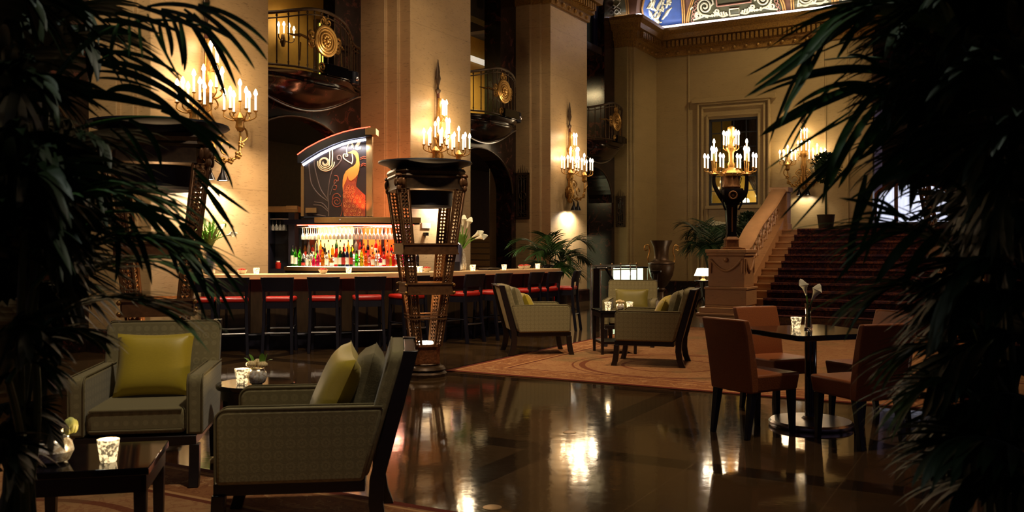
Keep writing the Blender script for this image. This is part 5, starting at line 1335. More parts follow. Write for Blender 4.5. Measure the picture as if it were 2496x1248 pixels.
MB().tube(ra, .018, 8).build('top_rail', M['chrome'], rl); MB().tube([p-Vector((0,0,.10)) for p in ra], .012, 8).build('lower_rail', M['brass'], rl)
for i, p in enumerate([ra[0], ra[0].lerp(ra[1],.8), ra[1].lerp(ra[2],.5), ra[2], ra[2].lerp(ra[3],.6), ra[3]]): MB().tube([(p.x,p.y,0),(p.x,p.y,.98)], .014, 8).build('post', M['chrome'], rl); MB().ball((p.x,p.y,.99), .022, 8, 6).build('post_knob', M['brass'], rl)
dk = thing('dark_newel_post', 'dark wooden post with slanting handrail beside the railing', 'post', (gx(1453,19.6), 19.6, 0)); MB().box(-.07,.07,-.07,.07,0,.92).build('post_body', M['espresso'], dk, bevel=.006); MB().tube([(.22,.1,.92),(.45,.2,.55)], .03, 8).build('slanting_rail', M['espresso'], dk); MB().tube([(0,0,.92),(.22,.1,.92)], .03, 8).build('top_rail', M['espresso'], dk)
# ------------------------------------------------------------------ balconies
def make_balcony():
    t = thing('bow_balcony', 'x', 'balcony', group='bowed marble balconies')
    W_ = 1.64
    def bow(x, d): q = max(0, 1-abs(x/W_)); return -d*(math.sin(PI/2*min(1, q*1.25)))**1.6
    xs = [-W_+2*W_*i/40 for i in range(41)]
    sl = MB(); rows = []
    def zb(x): return 4.06-.46*max(0, 1-(x/W_)**2)**1.3
    for f, g_ in ((0,.04),(.06,.16),(.16,.33),(.30,.50),(.45,.62),(.60,.70),(.66,.76),(.72,.78),(.76,.74),(.82,.74),(.84,.90),(.94,.97),(1,1.0)):
        rows.append([(x, bow(x,.64*g_)-.02, zb(x)+(4.12-zb(x))*f) for x in xs]+[(W_,.05,zb(W_)+(4.12-zb(W_))*f),(-W_,.05,zb(W_)+(4.12-zb(W_))*f)])
    sl.loft(rows); sl.build('bombe_floor', M['dmarble'], t, angle=30)
    MB().tube([(x, bow(x,.05)-.035, zb(x)) for x in xs], .016, 6).build('silver_edge', M['chrome'], t)
    path = [(x, bow(x,.60)) for x in xs]
    def hump(x): return .24*math.cos(PI/2*min(1,abs(x)/(W_*.8)))**2-.12
    for nm, z, r_, hk in (('top_rail',5.08,.028,1),('bottom_rail',4.18,.018,0),('upper_rail',4.99,.012,1)): MB().tube([(x,y,z+hk*hump(x)) for x, y in path], r_, 8).build(nm, M['bronze'], t)
    for i in range(1, 41, 2): x, y = path[i]; gv = MB(); gv.tube([(x,y,4.16),(x,y,5.08+hump(x))], .011, 6); gv.ball((x,y,5.03+hump(x)), .02, 6, 5); gv.ball((x,y,4.24), .018, 6, 5); gv.build('baluster', M['bronze'], t)
    md = MB(); y0 = bow(0,.60)-.03
    def oval(rx, rz, r_, yy): md.tube([(rx*math.cos(2*PI*k/28), yy, 4.70+rz*math.sin(2*PI*k/28)) for k in range(28)], r_, 8, closed=True)
    oval(.25,.235,.032,y0); oval(.20,.188,.02,y0-.01); oval(.14,.13,.016,y0-.01)
    md.ball((0,y0+.02,4.70), (.23,.03,.215), 20, 10)
    for k in range(10): a = 2*PI*k/10; md.ball((.07*math.cos(a), y0-.02, 4.70+.08*math.sin(a)), .026, 8, 6)
    md.ball((0,y0-.03,4.70), .04, 10, 8)
    for sg in (-1,1):
        md.tube([(sg*(.22+x), y0+.02+.04*abs(x), 4.70+z) for x, z in spiral((.10,.05), .10, .02, 1.5, PI, 22)], .02, 6); md.tube([(sg*(.22+x), y0+.03, 4.70+z) for x, z in spiral((.10,-.08), .08, .02, 1.5, PI, 22)], .018, 6)
        md.tube([(sg*.36,y0+.05,4.68),(sg*.50,y0+.10,4.72),(sg*.60,y0+.15,4.70),(sg*.70,y0+.20,4.71)], [.03,.02,.02,.008], 6); md.ball((sg*.52,y0+.11,4.70), .03, 8, 6); md.tube([(sg*.50,y0+.1,4.6),(sg*.52,y0+.1,4.3)], .012, 6)
        md.tube([(sg*x, y0+.01, 5.02+z) for x, z in spiral((.07,-.0), .08, .02, 1.4, PI/2, 20)], .014, 6); md.tube([(sg*x, y0+.01, 4.26+z) for x, z in spiral((.08,0), .09, .02, 1.4, -PI/2, 20)], .016, 6)
    md.build('gilt_medallion', M['gold'], t)
    return t
BALC = make_balcony()
WI = {0:1.03,1:.86,2:.56}
for k, lb in ((0,'bowed marble balcony with gilt oval medallion between the left and middle pillars'),(1,'bowed marble balcony with gilt oval medallion right of the middle pillar'),(2,'farthest bowed marble balcony, in the dark gap beside the corner pillar')):
    p = H(BAY*k+1.70, WI[k]-.03); o = place(BALC, p.x, p.y, HROT, lb); o.location.z = .10
    rel_ = lambda u, w, z: H(BAY*k+1.70+u, WI[k]-.03+w, z+.10)
    # black floodlights clamped below the medallion
    f = thing('flood_lamp', 'black floodlight box on the balcony ledge %s' % ('nearest us','of the middle bay','of the farthest bay')[k], 'spotlight', rel_(.30,-.62,4.135), HROT, 'black floodlights on balconies')
    MB().box(-.30,.24,-.05,.12,.0,.20).build('lamp_housing', M['blackgloss'], f, bevel=.01); MB().box(-.34,.30,-.07,-.05,.02,.16).build('barn_door', M['blackgloss'], f, smooth=False)
    if k < 2:
        f2 = thing('spot_can', 'round black spotlight can right of the floodlight on the balcony %s' % ('nearest us','of the middle bay')[k], 'spotlight', rel_(.95,-.42,4.135), HROT, 'round spotlight cans on balconies')
        MB().lathe([(.09,0),(.11,.02),(.11,.22),(.08,.24),(.001,.24)], 18).build('lamp_can', M['navy'], f2); MB().ball((-.02,-.10,.10), .045, 10, 8).build('lens', M['chrome'], f2)
    q = rel_(.1,-1.3,4.3); spot('medallion_light', q, rel_(0,-.55,4.75), (22,14,2)[k], 50, (1,.8,.5), .5)
# gallery wall lamps, lit door
gs = thing('gallery_sconce', 'small four-candle wall light behind the nearest balcony rail', 'wall light', H(3.85,3.42,0), HROT)
MB().lathe([(.03,5.45),(.06,5.55),(.03,5.7)], 12, (0,-.05,0)).build('stem', M['bronze'], gs); f_ = None
for q in (-.22,-.07,.08,.22):
    MB().tube(crom([(0,-.05,5.6),(q*.6,-.12,5.55),(q,-.14,5.6),(q,-.14,5.66)], 5), .012, 6).build('arm', M['bronze'], gs)
    f_ = add_candle(gs, q, -.14, 5.66, .14) if f_ is None else candle_copy(f_, gs, q, -.14, .04 if abs(q) < .1 else 0)
q = H(3.85,3.1,5.9); vlight('gallery_light', q, 3.5, (1,.58,.22), .1)
dr = MB(HALL); dr.box(4.90,5.60,3.40,3.5,4.1,6.25); d1 = struct(dr.build('door_1', M['bronze'], smooth=False)); MB(HALL).box(4.97,5.53,3.38,3.40,4.15,6.18).build('lit_glass', glow('lit_door_glass', rgb(216,214,96), .5), d1, smooth=False)
for u, pw in ((4.2,5),(10.5,50)): q = H(u, 2.3, 6.3); area('gallery_downlight', q, q-Vector((0,0,1)), pw, 1.0, .6, (1,.74,.36))
# ------------------------------------------------------------------ wall grilles and small fittings on the pillars
def grille(u, w, z0, z1, wd, lb):
    t = thing('wall_grille', lb, 'grille', H(u, w, 0), HROT-PI/2, 'bronze wall grilles')   # faces back along the row
    fr = MB().box(-wd/2,wd/2,-.03,0,z0,z0+.05).box(-wd/2,wd/2,-.03,0,z1-.05,z1).box(-wd/2,-wd/2+.05,-.03,0,z0,z1).box(wd/2-.05,wd/2,-.03,0,z0,z1); fr.build('grille_frame', M['bronze'], t, smooth=False)
    br = MB()
    for i in range(1,5): x = -wd/2+wd*i/5; br.tube([(x,-.02,z0),(x,-.02,z1)], .009, 6)
    zc = (z0+z1)/2
    br.tube([(.09*math.cos(a),-.025,zc+.09*math.sin(a)) for a in [i*.5 for i in range(13)]], .012, 6)
    for zz in (z0+.12, z1-.12): br.tube([(x*.08+q,-.025,zz+y*.08) for q in (-wd/4,wd/4) for x, y in spiral((0,0),1,.3,1.4,0,14)], .009, 6)
    for i in range(-2,3): br.tube([(i*wd/5.5,-.02,z1),(i*wd/6.5,-.02,z1+.20-.05*abs(i))], [.012,.004], 6)
    br.build('grille_bars', M['bronze'], t)
    MB().box(-wd/2,wd/2,-.008,-.002,z0,z1).build('backing', M['dmarble'], t, smooth=False)
grille(9.07, .66, 2.05, 3.15, .36, 'bronze grille on the side of the pillar above the potted palm'); grille(14.42, .36, 1.95, 2.85, .30, 'bronze grille on the side of the corner pillar')
p = H(4.05, -.01, 1.78); wp = thing('wall_plate', 'small pale plate on the middle pillar seen through the central lantern', 'plate', p, HROT); MB().box(-.14,.14,-.012,.005,-.05,.05).build('plate_body', mat('pale_plate', rgb(160,150,140), .5), wp, smooth=False)
p = H(4.02, -.01, 1.62); sk = thing('wall_hook', 'small black fitting below the pale plate on the middle pillar', 'hook', p, HROT); MB().box(-.05,.05,-.05,.005,-.03,.03).build('hook_body', M['blackgloss'], sk, smooth=False)
# pale stairs in the corridor seen through the second arch
cs = thing('corridor_steps', 'pale steps in the dark corridor seen through the second arch', 'stairs', H(10.6, 3.2, 0), HROT)
for k in range(10): MB().box(-.2+.28*k,2.8,-.45,1.6,.17*k,.17*(k+1)-.02).build('step', M['stairstone'], cs, smooth=False)
q = H(9.2, 3.0, 3.2); vlight('corridor_light', q, 9, (1,.75,.36), .15)
lw = MB(HALL).box(12.6,14.38,1.45,1.49,.0,1.72).build('wall_passage_glow', glow('passage_glow', rgb(232,226,170), .4), smooth=False); struct(lw)  # glowing panel stands in for the lit passage, its light put into emission
# ------------------------------------------------------------------ palms
def frond_mb(o, m, tip, leaf=.35, width=.013, pairs=26, droop=.35, seed=0, start=.22, r=.008, side=None, back=.55, ang=1.0):
    rr = random.Random(seed); mb = MB()
    pts = bez(o, m, tip, 22)
    mb.tube(pts, [r*(1-.8*i/21) for i in range(22)], 6)
    for i in range(pairs):
        t = start+(1-start)*(i+.3)/pairs
        q = t*21; k = min(20, int(q)); p = pts[k].lerp(pts[k+1], q-k); d = (pts[k+1]-pts[k]).normalized()
        s = d.cross(Vector((0,0,1))) if side is None else Vector(side)-d*d.dot(Vector(side))
        if s.length < 1e-4: s = Vector((1,0,0))
        s.normalize()
        L = leaf*(.55+.6*math.sin(PI*min(1,(t-start)/(1-start)*.85+.12)))*rr.uniform(.82,1.15)
        for sg in (-1, 1):
            fwd = back+.9*t+rr.uniform(-.1,.1)
            dirv = (d*fwd + s*sg*ang*rr.uniform(.75,1.05) + Vector((0,0,.12*rr.uniform(-1,1)))).normalized()
            n = 6; prev = p.copy(); rows = []; dv = dirv.copy()
            wv = d.cross(dirv); wd = (dirv.cross(wv)).normalized() if wv.length > 1e-5 else s
            for j in range(n+1):
                f = j/n; w_ = width*(math.sin(PI*(f*.88+.10)))**.7*(1-f*.35) if j < n else .0004
                a = wd - dv*wd.dot(dv); a.normalize()
                rows.append([tuple(prev-a*w_), tuple(prev+Vector((0,0,-.25*w_))), tuple(prev+a*w_)])
                dv = (dv+Vector((0,0,-droop*(.35+f)*rr.uniform(.7,1.1)/n*2.2))).normalized(); prev = prev+dv*(L/n)
            mb.loft(rows, cap=False, closed=False)
    return mb
def planter(t, r, h):
    MB().lathe([(r*.75,0),(r*.8,.02),(r,h*.95),(r*1.05,h),(r*.95,h),(r*.93,h*.9),(.001,h*.9)], 32).build('planter', M['terracotta'], t)
    MB().lathe([(.001,h*.91),(r*.92,h*.91)], 24, cap=False).build('soil', M['soil'], t)
def small_palm(name, label, x, y, n, height, spread, seed, leafm='leaf', ph=.5, pr=.24, leaf=.34, wid=.012):
    t = thing(name, label, 'palm', (x,y,0), 0); planter(t, pr, ph); rr = random.Random(seed)
    for i in range(n):
        a = i*2.4+rr.uniform(-.3,.3); k = rr.uniform(.55,1.0); hh = height*rr.uniform(.62,1.0)
        rx, ry = math.cos(a), math.sin(a)
        o = Vector((.06*rx,.06*ry,ph)); m = Vector((spread*.28*k*rx, spread*.28*k*ry, hh*1.08)); tp = Vector((spread*k*rx, spread*k*ry, hh*rr.uniform(.72,.95)))
        frond_mb(o, m, tp, leaf, wid, 22, .42, seed*100+i, .35, .009).build('frond', M[leafm], t, angle=80)
    return t
small_palm('potted_palm', 'potted palm standing behind the right end of the bar, under the third sconce', gx(1352,17.6), 17.6, 17, 1.75, .85, 11, 'leaf', .6, .26, .40, .014)
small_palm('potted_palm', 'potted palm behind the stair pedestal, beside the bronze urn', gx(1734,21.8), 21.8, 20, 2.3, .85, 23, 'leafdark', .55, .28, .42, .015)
# orchids and clipped topiary behind the candelabrum
oc = thing('orchid_planter', 'planter of white orchids behind the candelabrum', 'plant', (gx(1785,23.5), 23.5, 0)); planter(oc, .34, .9)
om = MB(); os_ = MB(); r4 = random.Random(9)
for k in range(8):
    ex = -.55+k*.15; pts = bez((0,0,.85), (ex*.3,-.1,2.0+.1*r4.random()), (ex,-.15,1.95+.2*r4.random()), 14); os_.tube(pts, .008, 6)
    for j in range(7, 14):
        c_ = pts[j]
        for q in range(4): a = q*1.57+r4.random(); om.ball((c_.x+.05*math.cos(a), c_.y-.02, c_.z+.045*math.sin(a)-.03), (.042,.012,.042), 6, 5)
os_.build('orchid_stems', M['stem'], oc); om.build('orchid_blooms', M['white_petal'], oc)
def topiary(label, x, y, zc, r, base, n=420):
    t = thing('topiary_ball', label, 'plant', (x,y,0 if base is None else base)); rr = random.Random(int(x*100)); mb = MB(); zz = zc-(base or 0)
    for i in range(n):
        z = 1-2*(i+.5)/n; a = i*2.39996; q = math.sqrt(1-z*z); p = Vector((q*math.cos(a), q*math.sin(a), z)); c_ = p*r*rr.uniform(.85,1.05)+Vector((0,0,zz)); leafblade(mb, c_, c_+(p+Vector((rr.uniform(-.6,.6),rr.uniform(-.6,.6),rr.uniform(-.3,.6)))).normalized()*r*.32, r*.10, 3, .0)
    mb.ball((0,0,zz), r*.86, 14, 10); mb.build('foliage', M['leafdark'], t); MB().tube([(0,0,.3),(0,0,zz-r*.8)], .03, 8).build('trunk', M['stem'], t); planter(t, .22, .42)
    return t
topiary('clipped dark topiary ball behind the stair handrail', gx(1822,22.3), 22.3, 1.95, .26, None)
q = H(14.6,-5.3); topiary('clipped topiary ball in a planter at the top of the stairs', q.x, q.y, 3.45, .34, 1.8)
# ---- the two big palms that frame the view
def fp(px, py, d): return P3(px, py, d)
def blade(mb, a, b_, c, w, n=12):
    pts = bez(a, b_, c, n+1); rows = []
    for i, p in enumerate(pts):
        d = (pts[min(n,i+1)]-pts[max(0,i-1)]).normalized(); s = d.cross(Vector((.15,1,.1))); s.normalize(); f = i/n
        ww = w*(math.sin(PI*(f*.80+.14)))**.8*(1 if f < 1 else .02); k = Vector((0,-1,0))*ww*.35
        rows.append([tuple(p-s*ww+k), tuple(p), tuple(p+s*ww+k)])
    return mb.loft(rows, cap=False, closed=False)
def blade_frond(t, off, base, rachis, blades, ox, oy, sc, d0, rr, m):
    def q(x, y, d): return P3(ox+x*sc, oy+y*sc, d)-off
    mb = MB(); a, b_, c = [q(x, y, d0) for x, y in rachis]
    MB().tube(bez(base+Vector((rr.uniform(-.1,.1),rr.uniform(-.1,.1),0)), Vector((rr.uniform(-.1,.1),rr.uniform(-.1,.1),(a.z+.4)/2)), a, 14), [.014-.005*i/13 for i in range(14)], 7).build('stalk', M['stem'], t)
    mb.tube(bez(a, b_, c, 16), [.009-.007*i/15 for i in range(16)], 6)
    for p0, p1, p2, w in blades: mb.loft([]) if False else blade(mb, q(*p0, d0), q(*p1, d0-rr.uniform(-.05,.12)), q(*p2, d0-rr.uniform(-.1,.25)), w*sc*d0/F)
    mb.build('frond', M[m], t, angle=80)
def big_palm(name, label, x, y, fronds, fill, leafm, seed, bl=()):
    t = thing(name, label, 'palm', (x,y,0), 0); planter(t, .30, .42); rr = random.Random(seed); off = Vector((x,y,0)); base = Vector((0,0,.40))
    k = 0
    for O, m, T, kw in fronds:
        k += 1; a, b_, c_ = fp(*O)-off, fp(*m)-off, fp(*T)-off
        MB().tube(bez(base+Vector((rr.uniform(-.08,.08),rr.uniform(-.08,.08),0)), Vector((rr.uniform(-.1,.1), rr.uniform(-.1,.1), (a.z+.4)/2)), a, 14), [.014-.005*i/13 for i in range(14)], 7).build('stalk', M['stem'], t)
        frond_mb(a, b_, c_, seed=seed*50+k, **kw).build('frond', M[leafm], t, angle=80)
    for rachis, blades, ox, oy, sc, d0 in bl: blade_frond(t, off, base, rachis, blades, ox, oy, sc, d0, rr, leafm)
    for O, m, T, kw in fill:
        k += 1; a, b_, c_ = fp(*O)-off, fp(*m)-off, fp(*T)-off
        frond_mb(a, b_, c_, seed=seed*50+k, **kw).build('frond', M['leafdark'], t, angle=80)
    return t
K = dict
LP = [
 ((80,700,2.4),(230,520,2.35),(430,590,2.3), K(leaf=.28,width=.0085,pairs=20,droop=.45,back=.75,ang=.55)),
 ((90,760,2.6),(220,600,2.5),(400,640,2.5), K(leaf=.30,width=.008,pairs=18,droop=.5,back=.75,ang=.5)),
 ((80,820,2.3),(200,690,2.3),(370,740,2.3), K(leaf=.26,width=.008,pairs=18,droop=.5,back=.75,ang=.5)),
 ((60,560,2.2),(180,440,2.2),(330,470,2.2), K(leaf=.28,width=.010,pairs=14,droop=.5,back=.7,ang=.6)),
 ((30,880,2.3),(120,760,2.3),(235,820,2.3), K(leaf=.13,width=.011,pairs=16,droop=.5,back=.7,ang=.7)),
 ((20,930,2.2),(70,840,2.2),(130,910,2.2), K(leaf=.10,width=.009,pairs=16,droop=.5,back=.6,ang=.6)),
]
# single leaflets of the fronds that reach into the view: (start, bend, tip, half width) on a grid of sc photograph pixels from (ox, oy)
BL_L = [
 (((200,420),(430,-60),(1000,150)), [((860,20),(1050,60),(1168,195),11),((880,30),(1080,130),(1162,265),12),((840,30),(1010,130),(1110,305),12),((800,40),(950,150),(1050,330),11),((840,60),(960,190),(1030,388),14),((800,60),(930,220),(985,440),15),((770,50),(820,220),(800,312),12),((740,60),(800,180),(792,292),11),((700,50),(760,180),(745,250),12),((690,80),(700,180),(735,268),10),((640,60),(690,180),(790,360),8),((600,60),(610,160),(622,262),10),((560,70),(570,180),(560,250),10),((520,90),(480,180),(478,300),11),((700,40),(860,70),(1040,190),11),((600,30),(760,60),(960,180),12),((500,60),(620,60),(800,150),12),((440,90),(560,80),(700,150),14),((400,120),(520,110),(640,180),14),((880,10),(930,40),(905,-30),9),((640,30),(800,-10),(1000,90),10),((380,160),(440,120),(560,150),16)], 0, 0, .561, 2.35),
 (((180,560),(330,260),(560,215)), [((440,225),(640,210),(800,340),9),((450,215),(700,260),(850,500),10),((430,270),(700,260),(960,560),14),((440,280),(720,330),(1000,620),13),((460,405),(620,300),(860,600),16),((470,400),(600,340),(800,520),14),((420,310),(560,300),(760,420),8),((420,340),(540,330),(700,400),7),((90,400),(420,380),(760,485),22),((560,190),(660,210),(790,360),8)], 0, 0, .561, 2.45),
 (((160,640),(460,470),(800,520)), [((700,480),(900,540),(1000,690),13),((740,500),(940,600),(975,745),12),((760,510),(980,660),(1012,822),10),((800,520),(900,560),(1040,660),11),((560,520),(700,580),(700,740),14),((520,540),(600,600),(680,800),12),((480,560),(600,640),(715,880),8),((600,790),(700,820),(790,900),6),((850,760),(950,830),(1088,930),9),((860,780),(980,900),(1030,1042),9),((860,860),(950,960),(1022,1115),8),((880,800),(960,940),(1020,990),8),((840,730),(900,780),(960,860),10)], 0, 0, .561, 2.5),
 (((140,1100),(400,820),(800,970)), [((420,900),(640,850),(860,990),14),((540,900),(700,920),(780,1010),16),((600,910),(740,1010),(780,1210),15),((640,920),(800,1030),(850,1190),15),((700,930),(840,1060),(900,1260),14),((760,950),(920,1080),(1085,1245),13),((800,970),(960,1130),(1080,1330),12),((780,980),(930,1180),(1020,1400),12),((740,980),(860,1180),(960,1410),12),((700,1000),(830,1180),(900,1400),12),((560,940),(640,1080),(660,1240),15),((480,930),(540,1080),(500,1230),15),((460,930),(600,1060),(620,1180),14),((400,900),(360,1060),(420,1200),15)], 0, 0, .561, 2.4),
]
BL_R = [
 (((1150,560),(860,-60),(300,260)), [((560,20),(330,180),(35,335),9),((520,40),(300,220),(70,380),12),((480,60),(280,230),(75,372),9),((440,100),(300,270),(30,425),15),((400,130),(330,300),(190,500),11),((360,160),(280,340),(200,480),11),((340,180),(260,360),(185,560),9),((560,10),(400,60),(260,290),20),((600,30),(440,120),(330,230),18),((620,40),(520,120),(440,190),16),((320,230),(230,340),(135,640),8),((560,20),(500,160),(430,260),12)], 1796, 0, .561, 2.4),
 (((1180,640),(900,180),(380,260)), [((700,320),(460,240),(100,385),12),((680,330),(420,260),(80,420),10),((620,360),(380,420),(95,595),17),((560,370),(300,420),(105,585),13),((520,370),(360,420),(250,520),13),((600,370),(420,330),(240,470),12),((500,300),(320,420),(185,760),6),((430,360),(260,500),(180,700),6),((640,310),(560,230),(480,240),10),((720,340),(620,300),(520,290),18),((760,380),(600,420),(440,380),20)], 1796, 0, .561, 2.5),
 (((1160,760),(860,300),(560,420)), [((600,410),(430,560),(370,890),18),((640,420),(460,620),(400,820),17),((720,440),(520,640),(440,820),18),((700,430),(560,560),(490,740),16),((500,480),(320,600),(115,745),6),((560,470),(400,560),(240,640),6),((520,600),(360,760),(180,960),8),((540,580),(380,720),(230,850),10),((640,560),(500,700),(220,1020),7),((760,460),(640,620),(520,700),15),((800,480),(640,560),(540,660),15),((760,640),(600,760),(540,890),17),((560,760),(500,1000),(478,1190),17),((620,740),(560,840),(530,960),16)], 1796, 0, .561, 2.45),
 (((1140,980),(860,640),(640,800)), [((900,720),(720,660),(560,860),15),((880,730),(680,740),(470,880),10),((760,960),(620,880),(440,860),10),((760,960),(640,900),(500,940),8),((740,970),(640,850),(570,870),8),((620,830),(580,980),(505,1160),9),((640,850),(600,1000),(545,1160),9),((700,950),(560,1040),(420,1240),12),((820,980),(680,1080),(600,1240),22),((900,1000),(760,1100),(720,1260),24),((760,960),(820,900),(880,850),7),((760,960),(860,920),(960,850),6),((740,980),(640,960),(360,1040),6)], 1796, 0, .561, 2.35),
]
rr = random.Random(21); fillL = []
for i in range(26):
    y0 = -60+i*46; d = rr.uniform(2.1,2.7); x1 = rr.uniform(110,215)-(85 if y0 > 760 or y0 < 330 else 0)
    fillL.append(((rr.uniform(-160,-20), y0+rr.uniform(60,200), d), (rr.uniform(20,90), y0-60, d), (x1, y0+rr.uniform(0,120), d), K(leaf=.19 if y0 < 330 else (.26 if y0 < 700 else .12),width=.021,pairs=22,droop=.45,back=.35,ang=1.0,start=.1)))
for i in range(10): 
    if 1 < i < 8: continue
    y0 = i*40; fillL.append(((60, y0+240, 2.6), (130, y0-60, 2.55), (rr.uniform(215,290), y0+rr.uniform(20,120), 2.5), K(leaf=.22,width=.014,pairs=18,droop=.55,back=.45,ang=.9,start=.2)))
big_palm('foreground_palm', 'large dark palm close to us filling the left edge of the view', gx(40,2.5), 2.5, LP, fillL, 'leaf', 3, BL_L)
RP = [
 ((2380,800,2.3),(2260,640,2.3),(2130,720,2.3), K(leaf=.24,width=.009,pairs=18,droop=.45,back=.6,ang=.6)),
 ((2400,700,2.4),(2280,540,2.4),(2180,570,2.4), K(leaf=.30,width=.011,pairs=16,droop=.5,back=.7,ang=.5)),
 ((2420,900,2.4),(2300,800,2.4),(2210,860,2.4), K(leaf=.22,width=.010,pairs=18,droop=.5,back=.6,ang=.7)),
 ((2400,200,2.3),(2270,-40,2.3),(2120,20,2.3), K(leaf=.30,width=.013,pairs=20,droop=.45,back=.6,ang=.7)),
 ((2400,1000,2.3),(2320,880,2.3),(2230,960,2.3), K(leaf=.20,width=.009,pairs=16,droop=.5,back=.6,ang=.7)),

]
fillR = []
for i in range(28):
    y0 = -80+i*46; d = rr.uniform(2.1,2.7); gap = 60 if 330 < y0 < 560 else 0
    fillR.append(((rr.uniform(2500,2640), y0+rr.uniform(60,220), d), (rr.uniform(2400,2480), y0-60, d), (rr.uniform(2280,2390)+gap, y0+rr.uniform(0,130), d), K(leaf=.26,width=.020,pairs=22,droop=.45,back=.35,ang=1.0,start=.1)))
for i in range(9):
    y0 = i*42; fillR.append(((2440, y0+260, 2.6), (2340, y0-60, 2.55), (rr.uniform(2170,2250), y0+rr.uniform(20,120), 2.5), K(leaf=.24,width=.014,pairs=18,droop=.55,back=.5,ang=.9,start=.2)))
big_palm('foreground_palm', 'large dark palm close to us filling the right edge of the view', gx(2480,2.5), 2.5, RP, fillR, 'leaf', 5, BL_R)
# ------------------------------------------------------------------ light of the place and added fill
# bar: under the canopy, in front of the peacock, red wash beside it
p = along(offset_path(BB2,.2), 800); q = along(offset_path(BB2,.2), 930)
area('canopy_light_amber', (p[0],p[1]-.05,1.73), (p[0],p[1]-.0,1.0), 16, 1.0, .08, (1,.80,.50))
area('canopy_light_red', (q[0],q[1]-.05,1.73), (q[0],q[1],1.0), 16, .8, .08, (1,.42,.26))
area('peacock_light', PX(822,356,-.13), PX(826,470,0), 8, 1.0, .04, (.95,.92,1))
spot('peacock_red_light', (gx(890,14.5),14.45,1.90), (gx(880,14.62),14.62,2.6), 10, 90, (1,.22,.06))
x, y = gx(940,15.3), 15.3; area('red_wash', (x,y,1.95), H(3.4,.4,2.6), 13, .8, .1, (1,.30,.12))
area('counter_fill', (-2.6,12.6,2.9), (-2.6,12.3,1), 26, 2.0, .3, (1,.74,.46))  # unseen fill added above the counter to brighten its top
spot('bar_light_right', (.1,14.6,4.2), (-.2,14.0,1), 120, 70, (1,.78,.5))
# lantern uplights and votives
for px, d in ((1037,9.7),(388,6.74),(2405,6.9)): spot('lantern_uplight', (gx(px,d),d,.385), (gx(px,d),d,3), 45, 75, (1,.62,.28), .6, .05)
for p_ in ((-1.655,3.70,.62),(-1.96,3.90,.62),(-1.615,5.40,.68),(1.235,11.62,.70),(1.52,11.66,.70),(2.235,7.10,.87)): vlight('candle_light', p_, .35, (1,.70,.36), .02)
# cove light on the painted vault
area('cove_wash', H(U5-.36,-3.2,8.0), H(U5-.25,-3.2,10), 34, 6.0, .10, (.86,.90,1))
bpy.context.view_layer.objects.active = None
lo_c = [o for o in COL.objects if o.name.startswith('cove_wash')][0]; lo_c.rotation_euler = (Matrix.Rotation(HROT,4,'Z') @ Matrix.Rotation(PI/2,4,'Z') @ Matrix.Rotation(PI,4,'X')).to_euler()
area('cove_wash_pier', H(U4+.8,-.3,8.0), H(U4+.8,-.3,10), 9, .1, 1.4, (.86,.90,1))
# added fill spots, unseen, high over the hall: rug, seating, back wall
spot('hall_fill', (3.2,9.5,10.2), (2.4,11.2,0), 900, 46, (1,.70,.42), .7, .3)
spot('hall_fill_near', (1.5,3.0,10.2), (-1.1,4.9,.5), 760, 40, (1,.84,.62), .8, .3)
spot('hall_fill_table', (4.5,6.0,10.2), (2.2,7.0,.6), 520, 30, (1,.74,.50), .8, .3)
spot('back_wall_light', H(13.0,-7.0,9.8), H(16.4,-2.2,3.8), 360, 62, (1,.80,.48), .8, .3)
spot('stair_light', H(9.5,-11.0,9.6), H(9.8,-5.4,1.0), 800, 44, (1,.62,.34), .8, .3)
for k in range(3): 
    q = H(BAY*k-1.04,-3.2,9.8); spot('pillar_wash', q, H(BAY*k-1.04,0,5.4), 120, 60, (1,.80,.55), .9, .2)

spot('hall_fill_bar', (-.5,5.0,10.2), (-1.6,12.3,.9), 1300, 44, (1,.78,.52), .9, .3)  # frontal fill added to brighten the bar, stools and lantern
spot('hall_fill_left', (-3.5,7.0,10.2), (-2.2,9.0,.6), 260, 50, (1,.74,.48), .9, .3)

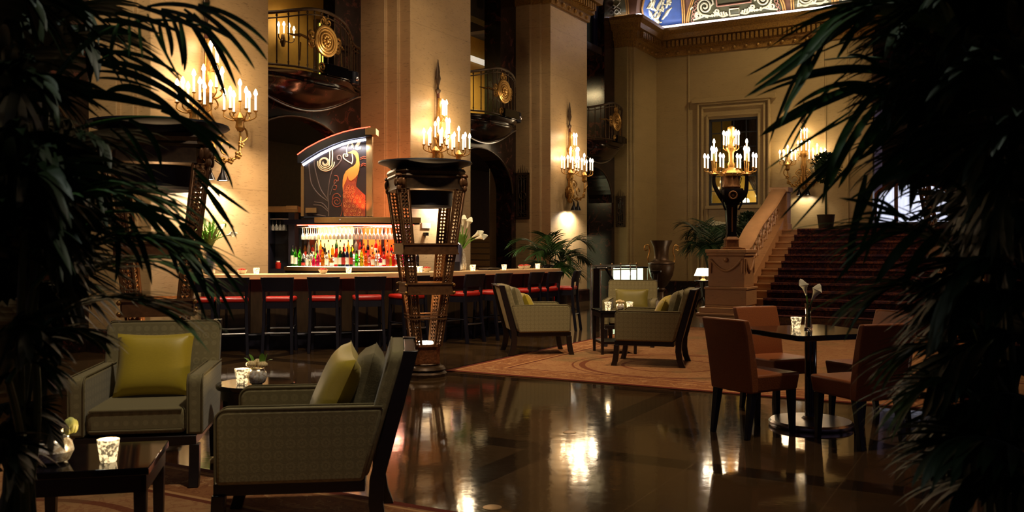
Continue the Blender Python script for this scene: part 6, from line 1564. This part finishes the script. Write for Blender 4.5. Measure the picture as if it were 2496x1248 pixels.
vlight('window_room_light', H(U5+.75,-2.55,2.75), 26, (1,.80,.30), .1)
spot('palm_fill', (3.4,3.6,10.2), (2.0,2.6,1.2), 300, 30, (.92,1,.8), .9, .3)  # this and the next spot are fill added to brighten the near palms
spot('palm_fill_left', (-2.6,4.4,10.2), (-1.0,2.6,1.4), 170, 26, (.92,1,.85), .9, .3)

q = H(-5.2,-2.0,6.4); spot('flank_wash', q, H(-2.2,.4,3.4), 260, 60, (1,.80,.52), .9, .2)

q = H(1.2,-4.2,7.6); spot('flank_wash', q, H(3.5,.5,4.2), 230, 44, (1,.80,.54), .9, .2)  # unseen spots added to brighten the flanks of two pillars
q = H(6.8,-4.2,7.6); spot('flank_wash', q, H(9.1,.4,3.6), 150, 44, (1,.80,.54), .9, .2)
# ------------------------------------------------------------------ camera, world, view
cam = bpy.data.cameras.new('camera'); co = bpy.data.objects.new('camera', cam); COL.objects.link(co)
cam.sensor_width = 36; cam.sensor_fit = 'HORIZONTAL'; cam.lens = 36*F/2496; cam.shift_y = -(624-HY)/2496
co.location = (0, 0, EYE); co.rotation_euler = (PI/2, 0, 0); cam.clip_start = .05; cam.clip_end = 200
SC.camera = co
cam.dof.use_dof = True; cam.dof.focus_distance = 11.5; cam.dof.aperture_fstop = 5.0
w = bpy.data.worlds.new('world'); SC.world = w; w.use_nodes = True
w.node_tree.nodes['Background'].inputs[0].default_value = rgb(200,170,200); w.node_tree.nodes['Background'].inputs[1].default_value = .03
SC.view_settings.view_transform = 'Standard'; SC.view_settings.look = 'None'; SC.view_settings.exposure = 1.3; SC.view_settings.gamma = 1.0
SC.view_settings.use_curve_mapping = False
SC.cycles.use_denoising = True; SC.cycles.use_adaptive_sampling = True; SC.cycles.adaptive_threshold = 0.02
SC.cycles.max_bounces = 8; SC.cycles.diffuse_bounces = 2; SC.cycles.glossy_bounces = 4; SC.cycles.transmission_bounces = 6
SC.cycles.sample_clamp_indirect = 3.0; SC.cycles.sample_clamp_direct = 0.0
SC.cycles.caustics_reflective = False; SC.cycles.caustics_refractive = False
